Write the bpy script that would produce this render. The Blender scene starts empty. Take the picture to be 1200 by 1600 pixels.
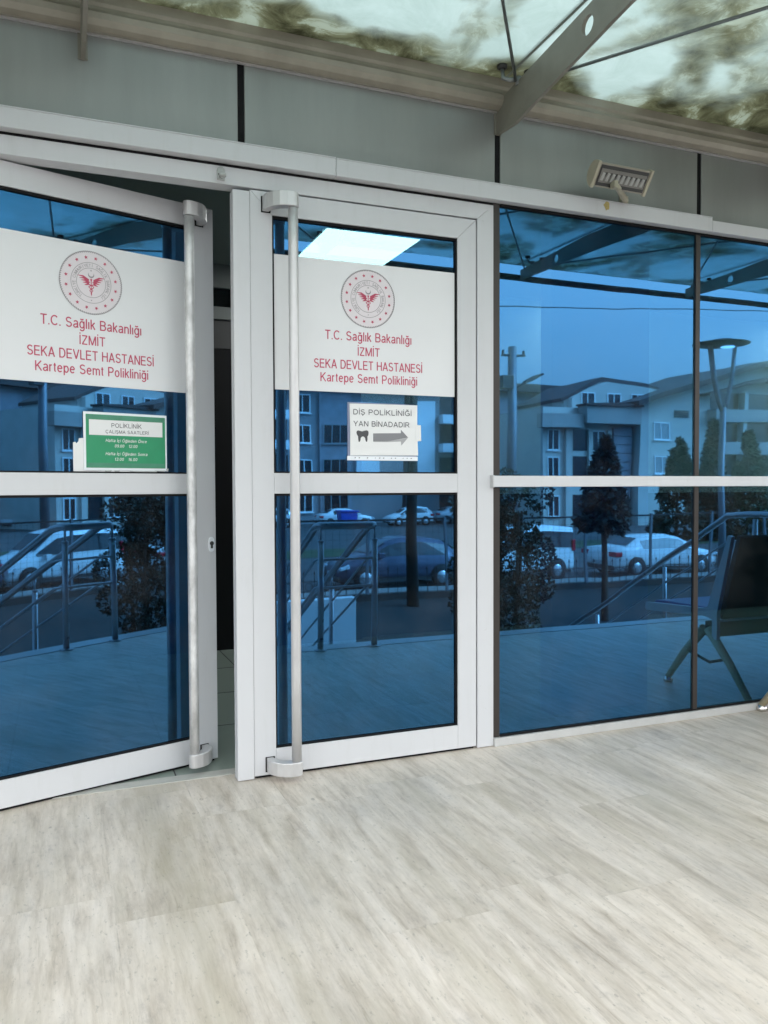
import bpy, math, random
from mathutils import Vector, Matrix
R = math.radians
random.seed(7)
SC = bpy.context.scene
COL = SC.collection

# ------------------------------------------------------------------ camera, sky, sun, exposure
cam_data = bpy.data.cameras.new('camera')
cam = bpy.data.objects.new('camera', cam_data)
COL.objects.link(cam)
SC.camera = cam
cam_data.sensor_fit = 'HORIZONTAL'
cam_data.sensor_width = 36.0
cam_data.lens = 36.0 * 1262.5 / 1200.0
cam_data.clip_start = 0.05
cam_data.clip_end = 1000.0
rt = Vector((0.92740549, -0.37403739, -0.00388380))
dn = Vector((-0.01471998, -0.02611860, -0.99955047))
fw = Vector((0.37376781, 0.92704577, -0.02972836))
m3 = Matrix((rt, -dn, -fw)).transposed()
cam.matrix_world = Matrix.Translation((0.0, -2.985, 1.10)) @ m3.to_4x4()

SUN_EL, SUN_AZ = R(44), R(62)             # azimuth clockwise from +Y: veiled sun to the right behind the clinic, its front in open shade
world = bpy.data.worlds.new('World')
SC.world = world
world.use_nodes = True
wn = world.node_tree.nodes
wl = world.node_tree.links
wn.clear()
w_out = wn.new('ShaderNodeOutputWorld')
w_bg = wn.new('ShaderNodeBackground')
w_hs = wn.new('ShaderNodeHueSaturation')
w_sky = wn.new('ShaderNodeTexSky')
w_sky.sky_type = 'NISHITA'
w_sky.sun_disc = False
w_sky.sun_elevation = SUN_EL
w_sky.sun_rotation = SUN_AZ
w_sky.air_density = 1.6
w_sky.dust_density = 5.0
w_sky.ozone_density = 1.5
w_hs.inputs['Saturation'].default_value = 0.12
w_bg.inputs['Strength'].default_value = 0.15
wl.new(w_sky.outputs['Color'], w_hs.inputs['Color'])
wl.new(w_hs.outputs['Color'], w_bg.inputs['Color'])
wl.new(w_bg.outputs['Background'], w_out.inputs['Surface'])

sun_data = bpy.data.lights.new('sun', 'SUN')
sun = bpy.data.objects.new('sun', sun_data)
COL.objects.link(sun)
sun_data.energy = 0.55
sun_data.angle = R(30)
sun_data.color = (1.0, 0.97, 0.93)
sd = Vector((math.sin(SUN_AZ) * math.cos(SUN_EL), math.cos(SUN_AZ) * math.cos(SUN_EL), math.sin(SUN_EL)))
sun.rotation_euler = sd.to_track_quat('Z', 'Y').to_euler()
sun.location = (0, -20, 30)

SC.view_settings.view_transform = 'Standard'
SC.view_settings.look = 'None'
SC.view_settings.gamma = 1.0
SC.view_settings.exposure = 2.52
SC.render.engine = 'CYCLES'
SC.cycles.max_bounces = 10
SC.cycles.transparent_max_bounces = 16
SC.cycles.glossy_bounces = 6
SC.cycles.use_denoising = True
SC.cycles.sample_clamp_indirect = 4.0

# ------------------------------------------------------------------ helpers: materials
def new_mat(name):
    m = bpy.data.materials.new(name)
    m.use_nodes = True
    nt = m.node_tree
    nt.nodes.clear()
    out = nt.nodes.new('ShaderNodeOutputMaterial')
    return m, nt, out

def N(nt, typ, **kw):
    n = nt.nodes.new(typ)
    for k, v in kw.items():
        if k in n.inputs:
            n.inputs[k].default_value = v
        else:
            setattr(n, k, v)
    return n

def ramp(nt, stops, interp='LINEAR'):
    r = nt.nodes.new('ShaderNodeValToRGB')
    r.color_ramp.interpolation = interp
    els = r.color_ramp.elements
    while len(els) < len(stops):
        els.new(0.5)
    for e, (p, c) in zip(els, stops):
        e.position = p
        e.color = c if len(c) == 4 else (*c, 1.0)
    return r

def math_n(nt, op, a, b=None, c=None):
    n = nt.nodes.new('ShaderNodeMath')
    n.operation = op
    for i, v in enumerate((a, b, c)):
        if v is None:
            continue
        if isinstance(v, (int, float)):
            n.inputs[i].default_value = v
        else:
            nt.links.new(v, n.inputs[i])
    return n.outputs[0]

def mixc(nt, fac, a, b, mode='MIX'):
    n = nt.nodes.new('ShaderNodeMix')
    n.data_type = 'RGBA'
    n.blend_type = mode
    def put(sock, v):
        if isinstance(v, (int, float)):
            sock.default_value = v
        elif isinstance(v, (tuple, list)):
            sock.default_value = v if len(v) == 4 else (*v, 1.0)
        else:
            nt.links.new(v, sock)
    put(n.inputs[0], fac)
    put(n.inputs[6], a)
    put(n.inputs[7], b)
    return n.outputs[2]

def coords(nt, scale=(1, 1, 1), kind='Object'):
    tc = nt.nodes.new('ShaderNodeTexCoord')
    mp = nt.nodes.new('ShaderNodeMapping')
    mp.inputs['Scale'].default_value = scale
    nt.links.new(tc.outputs[kind], mp.inputs['Vector'])
    return mp.outputs['Vector']

def plain(name, col, rough=0.5, metal=0.0, var=0.08, scale=6.0, bump=0.0, stretch=(1, 1, 1), spec=0.5):
    """A Principled material whose colour and roughness wander a little with a noise."""
    m, nt, out = new_mat(name)
    b = N(nt, 'ShaderNodeBsdfPrincipled', Metallic=metal)
    b.inputs['Specular IOR Level'].default_value = spec
    v = coords(nt, stretch)
    nz = N(nt, 'ShaderNodeTexNoise', Scale=scale, Detail=6.0, Roughness=0.6)
    nt.links.new(v, nz.inputs['Vector'])
    lo = tuple(c * (1 - var) for c in col)
    hi = tuple(min(1, c * (1 + var)) for c in col)
    rp = ramp(nt, [(0.3, lo), (0.7, hi)])
    nt.links.new(nz.outputs['Fac'], rp.inputs[0])
    nt.links.new(rp.outputs[0], b.inputs['Base Color'])
    rr = math_n(nt, 'MULTIPLY_ADD', nz.outputs['Fac'], 0.16, rough - 0.08)
    nt.links.new(rr, b.inputs['Roughness'])
    if bump:
        bp = N(nt, 'ShaderNodeBump', Strength=1.0, Distance=bump)
        nt.links.new(nz.outputs['Fac'], bp.inputs['Height'])
        nt.links.new(bp.outputs[0], b.inputs['Normal'])
    nt.links.new(b.outputs[0], out.inputs['Surface'])
    return m

def aluminium_white():
    """White powder coated aluminium with faint grime streaks running down."""
    m, nt, out = new_mat('white_powder_coat')
    b = N(nt, 'ShaderNodeBsdfPrincipled', Roughness=0.42)
    v = coords(nt, (9, 9, 1.1))
    n1 = N(nt, 'ShaderNodeTexNoise', Scale=3.0, Detail=8.0, Roughness=0.7)
    nt.links.new(v, n1.inputs['Vector'])
    v2 = coords(nt, (1, 1, 1))
    n2 = N(nt, 'ShaderNodeTexNoise', Scale=22.0, Detail=6.0, Roughness=0.75)
    nt.links.new(v2, n2.inputs['Vector'])
    r1 = ramp(nt, [(0.22, (0.535, 0.540, 0.55)), (0.46, (0.57, 0.575, 0.595))])
    nt.links.new(n1.outputs['Fac'], r1.inputs[0])
    r2 = ramp(nt, [(0.26, (0.82, 0.81, 0.785)), (0.35, (1, 1, 1))])
    nt.links.new(n2.outputs['Fac'], r2.inputs[0])
    c = mixc(nt, 1.0, r1.outputs[0], r2.outputs[0], 'MULTIPLY')
    nt.links.new(c, b.inputs['Base Color'])
    nt.links.new(math_n(nt, 'MULTIPLY_ADD', n2.outputs['Fac'], 0.2, 0.33), b.inputs['Roughness'])
    nt.links.new(b.outputs[0], out.inputs['Surface'])
    return m

def mirror_glass(name='blue_mirror_glass', refl=(0.048, 0.184, 0.39), through=(0.15, 0.29, 0.31), fac=0.62, wav=0.0009):
    """Blue solar control glass: a coloured mirror coating over a dark tint, slightly wavy, faintly dusty."""
    m, nt, out = new_mat(name)
    v = coords(nt, (1, 1, 0.55))
    nz = N(nt, 'ShaderNodeTexNoise', Scale=2.6, Detail=1.0, Roughness=0.4)
    nt.links.new(v, nz.inputs['Vector'])
    bp = N(nt, 'ShaderNodeBump', Strength=1.0, Distance=wav)
    nt.links.new(nz.outputs['Fac'], bp.inputs['Height'])
    g = N(nt, 'ShaderNodeBsdfGlossy', Roughness=0.013)
    g.inputs['Color'].default_value = (*refl, 1)
    nt.links.new(bp.outputs[0], g.inputs['Normal'])
    t = N(nt, 'ShaderNodeBsdfTransparent')
    t.inputs['Color'].default_value = (*through, 1)
    mx = N(nt, 'ShaderNodeMixShader', Fac=fac)
    nt.links.new(t.outputs[0], mx.inputs[1])
    nt.links.new(g.outputs[0], mx.inputs[2])
    v3 = coords(nt, (1, 1, 1))
    d = N(nt, 'ShaderNodeTexNoise', Scale=3.5, Detail=9.0, Roughness=0.65)
    nt.links.new(v3, d.inputs['Vector'])
    dr = ramp(nt, [(0.42, (0.001, 0.001, 0.001)), (0.8, (0.045, 0.045, 0.045))])
    nt.links.new(d.outputs['Fac'], dr.inputs[0])
    df = N(nt, 'ShaderNodeBsdfDiffuse')
    df.inputs['Color'].default_value = (0.45, 0.47, 0.5, 1)
    mx2 = N(nt, 'ShaderNodeMixShader')
    nt.links.new(dr.outputs[0], mx2.inputs[0])
    nt.links.new(mx.outputs[0], mx2.inputs[1])
    nt.links.new(df.outputs[0], mx2.inputs[2])
    nt.links.new(mx2.outputs[0], out.inputs['Surface'])
    return m

def clear_back():
    """The uncoated inner face of a pane."""
    m, nt, out = new_mat('clear_inner_face')
    t = N(nt, 'ShaderNodeBsdfTransparent')
    t.inputs['Color'].default_value = (0.95, 0.97, 0.96, 1)
    g = N(nt, 'ShaderNodeBsdfGlossy', Roughness=0.0)
    mx = N(nt, 'ShaderNodeMixShader', Fac=0.05)
    nt.links.new(t.outputs[0], mx.inputs[1]); nt.links.new(g.outputs[0], mx.inputs[2])
    nt.links.new(mx.outputs[0], out.inputs['Surface'])
    return m

def travertine():
    """Vein cut travertine tiles laid with the veins running away from the wall."""
    m, nt, out = new_mat('travertine_tiles')
    b = N(nt, 'ShaderNodeBsdfPrincipled', Roughness=0.5)
    tc = nt.nodes.new('ShaderNodeTexCoord')
    sp = nt.nodes.new('ShaderNodeSeparateXYZ')
    nt.links.new(tc.outputs['Object'], sp.inputs[0])
    x, y = sp.outputs[0], sp.outputs[1]
    xs = math_n(nt, 'DIVIDE', math_n(nt, 'ADD', x, 20 * 0.305 - 0.12), 0.305)
    row = math_n(nt, 'FLOOR', xs)
    fx = math_n(nt, 'FRACT', xs)
    wn1 = N(nt, 'ShaderNodeTexWhiteNoise', noise_dimensions='1D')
    nt.links.new(row, wn1.inputs['W'])
    ys = math_n(nt, 'ADD', math_n(nt, 'DIVIDE', y, 0.86), math_n(nt, 'ADD', wn1.outputs['Value'], 30.0))
    colm = math_n(nt, 'FLOOR', ys)
    fy = math_n(nt, 'FRACT', ys)
    idn = math_n(nt, 'ADD', math_n(nt, 'MULTIPLY', row, 17.31), math_n(nt, 'MULTIPLY', colm, 5.77))
    wn2 = N(nt, 'ShaderNodeTexWhiteNoise', noise_dimensions='1D')
    nt.links.new(idn, wn2.inputs['W'])
    # veins: they wander a little and change from tile to tile
    wp = N(nt, 'ShaderNodeTexNoise', Scale=2.6, Detail=4.0, Roughness=0.6)
    nt.links.new(coords(nt, (1.6, 0.8, 1)), wp.inputs['Vector'])
    wx = math_n(nt, 'ADD', x, math_n(nt, 'MULTIPLY', math_n(nt, 'SUBTRACT', wp.outputs['Fac'], 0.5), 0.035))
    def vein(sx, sy, off, **kw):
        cb = nt.nodes.new('ShaderNodeCombineXYZ')
        nt.links.new(math_n(nt, 'ADD', math_n(nt, 'MULTIPLY', wx, sx), math_n(nt, 'MULTIPLY', wn2.outputs['Value'], 9.0 + off)), cb.inputs[0])
        nt.links.new(math_n(nt, 'MULTIPLY', y, sy), cb.inputs[1])
        nt.links.new(math_n(nt, 'MULTIPLY', wn2.outputs['Value'], 40.0 + off), cb.inputs[2])
        v = N(nt, 'ShaderNodeTexNoise', **kw)
        nt.links.new(cb.outputs[0], v.inputs['Vector'])
        return v
    v1 = vein(26.0, 3.2, 0.0, Scale=1.0, Detail=10.0, Roughness=0.68, Distortion=0.25)
    base = ramp(nt, [(0.27, (0.385, 0.335, 0.28)), (0.40, (0.54, 0.478, 0.418)), (0.52, (0.645, 0.584, 0.525)), (0.72, (0.735, 0.676, 0.626))])
    nt.links.new(v1.outputs['Fac'], base.inputs[0])
    v2 = vein(75.0, 5.0, 3.0, Scale=1.0, Detail=6.0, Roughness=0.75, Distortion=0.2)
    v2r = ramp(nt, [(0.30, (0.80, 0.785, 0.76)), (0.44, (0.985, 0.985, 0.98)), (0.62, (1.03, 1.03, 1.03))])
    nt.links.new(v2.outputs['Fac'], v2r.inputs[0])
    basec = mixc(nt, 1.0, base.outputs[0], v2r.outputs[0], 'MULTIPLY')
    # broad cloudiness of wear, traffic and old damp
    cl = N(nt, 'ShaderNodeTexNoise', Scale=1.25, Detail=7.0, Roughness=0.6, Distortion=0.4)
    mp = coords(nt, (1.5, 0.8, 1))
    nt.links.new(mp, cl.inputs['Vector'])
    clr = ramp(nt, [(0.3, (0.80, 0.80, 0.79)), (0.5, (0.97, 0.96, 0.94)), (0.72, (1.06, 1.05, 1.04))])
    nt.links.new(cl.outputs['Fac'], clr.inputs[0])
    c = mixc(nt, 1.0, basec, clr.outputs[0], 'MULTIPLY')
    # mottling of the stone and scuffed-in dirt
    mo = N(nt, 'ShaderNodeTexNoise', Scale=7.5, Detail=11.0, Roughness=0.76, Distortion=0.15)
    nt.links.new(coords(nt, (2.0, 0.8, 1)), mo.inputs['Vector'])
    mor = ramp(nt, [(0.32, (0.74, 0.74, 0.745)), (0.43, (0.95, 0.95, 0.95)), (0.66, (1.07, 1.07, 1.06))])
    nt.links.new(mo.outputs['Fac'], mor.inputs[0])
    c = mixc(nt, 1.0, c, mor.outputs[0], 'MULTIPLY')
    # warm brown streaks in some tiles
    st = N(nt, 'ShaderNodeTexNoise', Scale=1.0, Detail=5.0, Roughness=0.55)
    cmb2 = nt.nodes.new('ShaderNodeCombineXYZ')
    nt.links.new(math_n(nt, 'MULTIPLY', x, 7.0), cmb2.inputs[0])
    nt.links.new(math_n(nt, 'MULTIPLY', y, 0.9), cmb2.inputs[1])
    nt.links.new(math_n(nt, 'MULTIPLY', wn2.outputs['Value'], 12.0), cmb2.inputs[2])
    nt.links.new(cmb2.outputs[0], st.inputs['Vector'])
    sr = ramp(nt, [(0.52, (0, 0, 0)), (0.70, (0.55, 0.55, 0.55))])
    nt.links.new(st.outputs['Fac'], sr.inputs[0])
    c = mixc(nt, sr.outputs[0], c, (0.44, 0.39, 0.30))
    # brown tread stain running out from the opening leaf
    sx_ = math_n(nt, 'ADD', math_n(nt, 'SUBTRACT', x, 0.30), math_n(nt, 'MULTIPLY', math_n(nt, 'SUBTRACT', wp.outputs['Fac'], 0.5), 0.25))
    sx_ = math_n(nt, 'SUBTRACT', 1.0, math_n(nt, 'MULTIPLY', math_n(nt, 'ABSOLUTE', sx_), 7.5))
    sy_ = math_n(nt, 'SUBTRACT', 1.0, math_n(nt, 'MULTIPLY', math_n(nt, 'ABSOLUTE', math_n(nt, 'ADD', y, 0.45)), 0.85))
    tread = math_n(nt, 'MULTIPLY', math_n(nt, 'MAXIMUM', sx_, 0.0), math_n(nt, 'MAXIMUM', sy_, 0.0))
    tread = math_n(nt, 'MULTIPLY', tread, math_n(nt, 'MULTIPLY_ADD', mo.outputs['Fac'], 1.6, -0.15))
    tread = math_n(nt, 'MINIMUM', math_n(nt, 'MAXIMUM', tread, 0.0), 0.62)
    c = mixc(nt, tread, c, (0.36, 0.315, 0.225))
    # tile to tile tint
    tint = ramp(nt, [(0.0, (0.95, 0.95, 0.95)), (0.5, (1.0, 0.99, 0.975)), (1.0, (1.035, 1.035, 1.045))])
    nt.links.new(wn2.outputs['Value'], tint.inputs[0])
    c = mixc(nt, 1.0, c, tint.outputs[0], 'MULTIPLY')
    # small pits
    vo = N(nt, 'ShaderNodeTexVoronoi', Scale=16.0, Randomness=1.0)
    mp2 = coords(nt, (1.5, 0.9, 1))
    nt.links.new(mp2, vo.inputs['Vector'])
    pn = N(nt, 'ShaderNodeTexNoise', Scale=2.3, Detail=3.0)
    nt.links.new(mp2, pn.inputs['Vector'])
    psz = math_n(nt, 'MULTIPLY', math_n(nt, 'SUBTRACT', pn.outputs['Fac'], 0.47), 0.75)
    pit = math_n(nt, 'LESS_THAN', vo.outputs['Distance'], psz)
    pit = math_n(nt, 'MULTIPLY', pit, math_n(nt, 'GREATER_THAN', v1.outputs['Fac'], 0.49))
    c = mixc(nt, math_n(nt, 'MULTIPLY', pit, 0.38), c, (0.17, 0.155, 0.135))
    fk = N(nt, 'ShaderNodeTexNoise', Scale=55.0, Detail=4.0, Roughness=0.7)
    nt.links.new(coords(nt, (1.4, 0.6, 1)), fk.inputs['Vector'])
    fkr = ramp(nt, [(0.585, (0, 0, 0)), (0.67, (0.42, 0.42, 0.42))])
    nt.links.new(fk.outputs['Fac'], fkr.inputs[0])
    c = mixc(nt, math_n(nt, 'MULTIPLY', fkr.outputs[0], math_n(nt, 'GREATER_THAN', mo.outputs['Fac'], 0.45)), c, (0.24, 0.22, 0.19))
    # joints, mostly filled flush: they show only in places
    jx = math_n(nt, 'LESS_THAN', math_n(nt, 'MINIMUM', fx, math_n(nt, 'SUBTRACT', 1.0, fx)), 0.0055)
    jy = math_n(nt, 'LESS_THAN', math_n(nt, 'MINIMUM', fy, math_n(nt, 'SUBTRACT', 1.0, fy)), 0.0032)
    j = math_n(nt, 'MAXIMUM', jx, jy)
    jn = N(nt, 'ShaderNodeTexNoise', Scale=4.0, Detail=5.0, Roughness=0.7)
    nt.links.new(coords(nt), jn.inputs['Vector'])
    jr = ramp(nt, [(0.54, (0.02, 0.02, 0.02)), (0.70, (0.5, 0.5, 0.5))])
    nt.links.new(jn.outputs['Fac'], jr.inputs[0])
    c = mixc(nt, math_n(nt, 'MULTIPLY', j, jr.outputs[0]), c, (0.15, 0.135, 0.115))
    nt.links.new(c, b.inputs['Base Color'])
    nt.links.new(math_n(nt, 'MULTIPLY_ADD', cl.outputs['Fac'], 0.3, 0.30), b.inputs['Roughness'])
    bh = math_n(nt, 'SUBTRACT', v1.outputs['Fac'], math_n(nt, 'MULTIPLY', math_n(nt, 'MAXIMUM', pit, j), 0.8))
    bp = N(nt, 'ShaderNodeBump', Strength=0.6, Distance=0.0012)
    nt.links.new(bh, bp.inputs['Height'])
    nt.links.new(bp.outputs[0], b.inputs['Normal'])
    nt.links.new(b.outputs[0], out.inputs['Surface'])
    return m

def canopy_glass():
    """Satin laminated glass, streaked with algae, rotted leaves and rain-washed dirt lying on top."""
    m, nt, out = new_mat('dirty_satin_glass')
    v = coords(nt, (1, 1, 1))
    big = N(nt, 'ShaderNodeTexNoise', Scale=1.15, Detail=3.0, Roughness=0.55, Distortion=0.6)
    nt.links.new(v, big.inputs['Vector'])
    fine = N(nt, 'ShaderNodeTexNoise', Scale=5.0, Detail=12.0, Roughness=0.70, Distortion=0.7)
    nt.links.new(v, fine.inputs['Vector'])
    mus = N(nt, 'ShaderNodeTexNoise', Scale=7.0, Detail=9.0, Roughness=0.70, Distortion=0.7)
    nt.links.new(v, mus.inputs['Vector'])
    sp = nt.nodes.new('ShaderNodeSeparateXYZ')
    nt.links.new(v, sp.inputs[0])
    wall = math_n(nt, 'MULTIPLY_ADD', sp.outputs[1], 6.0, 1.05)   # dirt that settles in the gutter edge
    wall = math_n(nt, 'MAXIMUM', wall, 0.0)
    d = math_n(nt, 'ADD', math_n(nt, 'MULTIPLY', big.outputs['Fac'], 1.31), math_n(nt, 'MULTIPLY', fine.outputs['Fac'], 0.40))
    edge = math_n(nt, 'MULTIPLY', wall, math_n(nt, 'MULTIPLY', big.outputs['Fac'], 0.55))
    d = math_n(nt, 'ADD', d, edge)
    mask = ramp(nt, [(0.425, (0, 0, 0)), (0.455, (0.5, 0.5, 0.5)), (0.53, (1, 1, 1))])
    nt.links.new(math_n(nt, 'MULTIPLY', d, 0.5), mask.inputs[0])
    dirt = ramp(nt, [(0.36, (0.11, 0.11, 0.075)), (0.46, (0.21, 0.215, 0.15)), (0.55, (0.31, 0.32, 0.235)), (0.61, (0.50, 0.55, 0.49))])
    nt.links.new(mus.outputs['Fac'], dirt.inputs[0])
    clean = ramp(nt, [(0.35, (0.52, 0.61, 0.59)), (0.65, (0.64, 0.73, 0.72))])
    nt.links.new(fine.outputs['Fac'], clean.inputs[0])
    em = ramp(nt, [(0.34, (0, 0, 0)), (0.62, (1, 1, 1))])
    nt.links.new(edge, em.inputs[0])
    c0 = mixc(nt, mask.outputs[0], clean.outputs[0], dirt.outputs[0])
    c = mixc(nt, em.outputs[0], c0, (0.045, 0.05, 0.035))
    tr = N(nt, 'ShaderNodeBsdfTranslucent')
    nt.links.new(c, tr.inputs['Color'])
    df = N(nt, 'ShaderNodeBsdfDiffuse')
    nt.links.new(c, df.inputs['Color'])
    tp = N(nt, 'ShaderNodeBsdfTransparent')
    tp.inputs['Color'].default_value = (0.72, 0.81, 0.80, 1)
    m1 = N(nt, 'ShaderNodeMixShader', Fac=0.12)
    nt.links.new(tr.outputs[0], m1.inputs[1]); nt.links.new(df.outputs[0], m1.inputs[2])
    f = math_n(nt, 'SUBTRACT', 0.24, math_n(nt, 'MULTIPLY', mask.outputs[0], 0.225))
    m2 = N(nt, 'ShaderNodeMixShader')
    nt.links.new(f, m2.inputs[0]); nt.links.new(m1.outputs[0], m2.inputs[1]); nt.links.new(tp.outputs[0], m2.inputs[2])
    gl = N(nt, 'ShaderNodeBsdfGlossy', Roughness=0.25)
    m3_ = N(nt, 'ShaderNodeMixShader', Fac=0.04)
    nt.links.new(m2.outputs[0], m3_.inputs[1]); nt.links.new(gl.outputs[0], m3_.inputs[2])
    nt.links.new(m3_.outputs[0], out.inputs['Surface'])
    return m

def emit(name, col, strength):
    m, nt, out = new_mat(name)
    e = N(nt, 'ShaderNodeEmission', Strength=strength)
    e.inputs['Color'].default_value = (*col, 1)
    nt.links.new(e.outputs[0], out.inputs['Surface'])
    return m

def leaf_mat(name, dark, light):
    m, nt, out = new_mat(name)
    b = N(nt, 'ShaderNodeBsdfPrincipled', Roughness=0.6)
    g = nt.nodes.new('ShaderNodeNewGeometry')
    r = ramp(nt, [(0.0, dark), (1.0, light)])
    nt.links.new(g.outputs['Random Per Island'], r.inputs[0])
    nt.links.new(r.outputs[0], b.inputs['Base Color'])
    nt.links.new(b.outputs[0], out.inputs['Surface'])
    return m

M = {}
M['white'] = aluminium_white()
M['cladding'] = plain('grey_composite_panel', (0.275, 0.282, 0.272), 0.34, 0.35, 0.085, 1.3, 0.0, (5, 5, 0.8))
M['black'] = plain('black_rubber', (0.010, 0.010, 0.011), 0.7, spec=0.15)
M['brown_gasket'] = plain('dark_bronze_profile', (0.035, 0.029, 0.026), 0.4, 0.2, 0.15)
M['glass'] = mirror_glass()
M['clear_back'] = clear_back()
M['dark_glass'] = mirror_glass('dark_inner_glass', (0.05, 0.10, 0.11), (0.16, 0.30, 0.30), 0.35, 0.0003)
M['vinyl'] = plain('white_vinyl', (0.72, 0.72, 0.735), 0.42, 0, 0.015, 2.0)
M['red'] = plain('crimson_print', (0.50, 0.065, 0.125), 0.5, 0, 0.1, 300)
M['grey_ink'] = plain('grey_print', (0.30, 0.28, 0.29), 0.5, 0, 0.1, 300)
M['pink_ink'] = plain('pale_pink_print', (0.70, 0.645, 0.67), 0.45, 0, 0.02)
M['steel'] = plain('satin_aluminium', (0.56, 0.555, 0.56), 0.36, 0.45, 0.06, 40, 0, (1, 1, 0.3))
M['screen_grey'] = plain('screen_grey_paint', (0.15, 0.165, 0.16), 0.6)
M['rail_steel'] = plain('dull_stainless_steel', (0.38, 0.38, 0.40), 0.3, 0.6, 0.08, 20)
M['scuffed'] = plain('scuffed_aluminium', (0.60, 0.60, 0.60), 0.42, 0.4, 0.28, 26, 0.0006, (1, 1, 0.5))
M['taupe'] = plain('taupe_painted_steel', (0.235, 0.22, 0.185), 0.5, 0.1, 0.12, 9, 0.0004)
M['taupe_light'] = plain('beige_gutter_paint', (0.30, 0.275, 0.225), 0.42, 0.1, 0.14, 7, 0.0004)
M['floor'] = travertine()
M['sill'] = plain('pale_marble', (0.47, 0.47, 0.465), 0.35, 0, 0.07, 9)
M['canopy'] = canopy_glass()
M['seal'] = plain('grey_silicone', (0.20, 0.23, 0.20), 0.6)
M['rod'] = plain('steel_rod', (0.26, 0.28, 0.28), 0.35, 0.6)
M['int_wall'] = plain('interior_plaster', (0.80, 0.82, 0.82), 0.7, 0, 0.03)
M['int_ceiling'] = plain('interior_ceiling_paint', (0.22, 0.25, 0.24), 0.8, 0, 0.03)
M['int_floor'] = plain('interior_green_grey_tile', (0.22, 0.265, 0.235), 0.35, 0, 0.07, 5)
M['pillar'] = plain('violet_blue_paint', (0.16, 0.12, 0.36), 0.6, 0, 0.05, 2)
M['led'] = emit('led_diffuser', (0.97, 1.0, 0.98), 2.9)
M['lamp_led'] = emit('street_led', (0.95, 0.98, 1.0), 1.2)
M['concrete'] = plain('concrete', (0.30, 0.295, 0.28), 0.85, 0, 0.15, 3, 0.003)
M['threshold'] = plain('threshold_stone', (0.42, 0.42, 0.39), 0.5, 0, 0.08, 20)
M['cream'] = plain('cream_plastic', (0.40, 0.37, 0.28), 0.5, 0, 0.08, 12)
M['lens'] = plain('milky_lens', (0.36, 0.36, 0.345), 0.25, 0, 0.05)
M['tray'] = plain('grey_reflector', (0.17, 0.165, 0.15), 0.4, 0.2)
M['dark_part'] = plain('dark_grey_metal', (0.05, 0.05, 0.05), 0.5, 0.3)
M['clear_plastic'] = plain('clear_plastic', (0.42, 0.44, 0.43), 0.2)
M['stain'] = plain('yellow_brown_stain', (0.42, 0.33, 0.12), 0.7, 0, 0.2, 60)
M['paper'] = plain('white_paper', (0.74, 0.74, 0.74), 0.55, 0, 0.02, 4, 0.002)
M['sleeve'] = plain('plastic_sleeve', (0.22, 0.25, 0.36), 0.2, 0, 0.08)
M['sleeve_strip'] = plain('plastic_strip', (0.76, 0.79, 0.83), 0.25, 0, 0.03)
M['green'] = plain('green_print', (0.012, 0.26, 0.115), 0.4, 0, 0.08, 8)
M['green_faded'] = plain('faded_green_print', (0.05, 0.23, 0.14), 0.4, 0, 0.12, 18)
M['ink'] = plain('dark_ink', (0.06, 0.06, 0.065), 0.5, 0, 0.1, 200)
M['sign_ink'] = plain('grey_sign_ink', (0.12, 0.12, 0.13), 0.45, 0, 0.2, 80)
M['arrow_grey'] = plain('arrow_grey_ink', (0.20, 0.20, 0.215), 0.45, 0, 0.06)
M['arrow_light'] = plain('arrow_pale_ink', (0.37, 0.37, 0.385), 0.4, 0, 0.06)
M['navy_seat'] = plain('navy_vinyl', (0.05, 0.07, 0.30), 0.35, 0, 0.08)
M['black_mesh'] = plain('black_perforated_steel', (0.012, 0.012, 0.014), 0.5, 0.1)
M['beige_leg'] = plain('beige_painted_steel', (0.50, 0.43, 0.27), 0.4, 0, 0.05)
M['chrome'] = plain('chrome', (0.55, 0.53, 0.5), 0.15, 0.95, 0.05)
M['soil'] = plain('dark_soil', (0.008, 0.008, 0.007), 0.95, 0, 0.4, 2.5, 0.03)
M['asphalt'] = plain('asphalt', (0.055, 0.056, 0.058), 0.85, 0, 0.2, 4, 0.004)
M['paving'] = plain('pavement_slabs', (0.20, 0.195, 0.185), 0.8, 0, 0.15, 3, 0.003)
M['pale_wall'] = plain('pale_render', (0.50, 0.52, 0.53), 0.8, 0, 0.06, 1.5)
M['render_light'] = plain('light_render', (0.56, 0.535, 0.49), 0.85, 0, 0.08, 0.7)
M['render_mid'] = plain('grey_beige_render', (0.38, 0.355, 0.33), 0.85, 0, 0.08, 0.7)
M['render_grey'] = plain('grey_render', (0.26, 0.265, 0.28), 0.85, 0, 0.08, 0.7)
M['render_white'] = plain('white_panels', (0.82, 0.84, 0.86), 0.6, 0, 0.04, 0.7)
M['slate'] = plain('slate_stone', (0.27, 0.27, 0.30), 0.8, 0, 0.15, 1.5)
M['roof'] = plain('brown_roof_tiles', (0.085, 0.06, 0.055), 0.8, 0, 0.2, 3)
M['win_dark'] = plain('house_window_glass', (0.02, 0.025, 0.03), 0.08, 0, 0.1)
M['win_pale'] = plain('pale_curtained_glass', (0.30, 0.34, 0.36), 0.15, 0, 0.1)
M['fence_iron'] = plain('black_wrought_iron', (0.012, 0.012, 0.014), 0.5, 0.3)
M['pole_dark'] = plain('dark_wooden_pole', (0.025, 0.022, 0.02), 0.9, 0, 0.3, 8)
M['pole_grey'] = plain('galvanised_pole', (0.14, 0.15, 0.17), 0.5, 0.4)
M['car_white'] = plain('white_car_paint', (0.70, 0.71, 0.72), 0.16, 0, 0.02)
M['car_grey'] = plain('slate_blue_car_paint', (0.085, 0.095, 0.14), 0.2, 0.3, 0.05)
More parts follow.
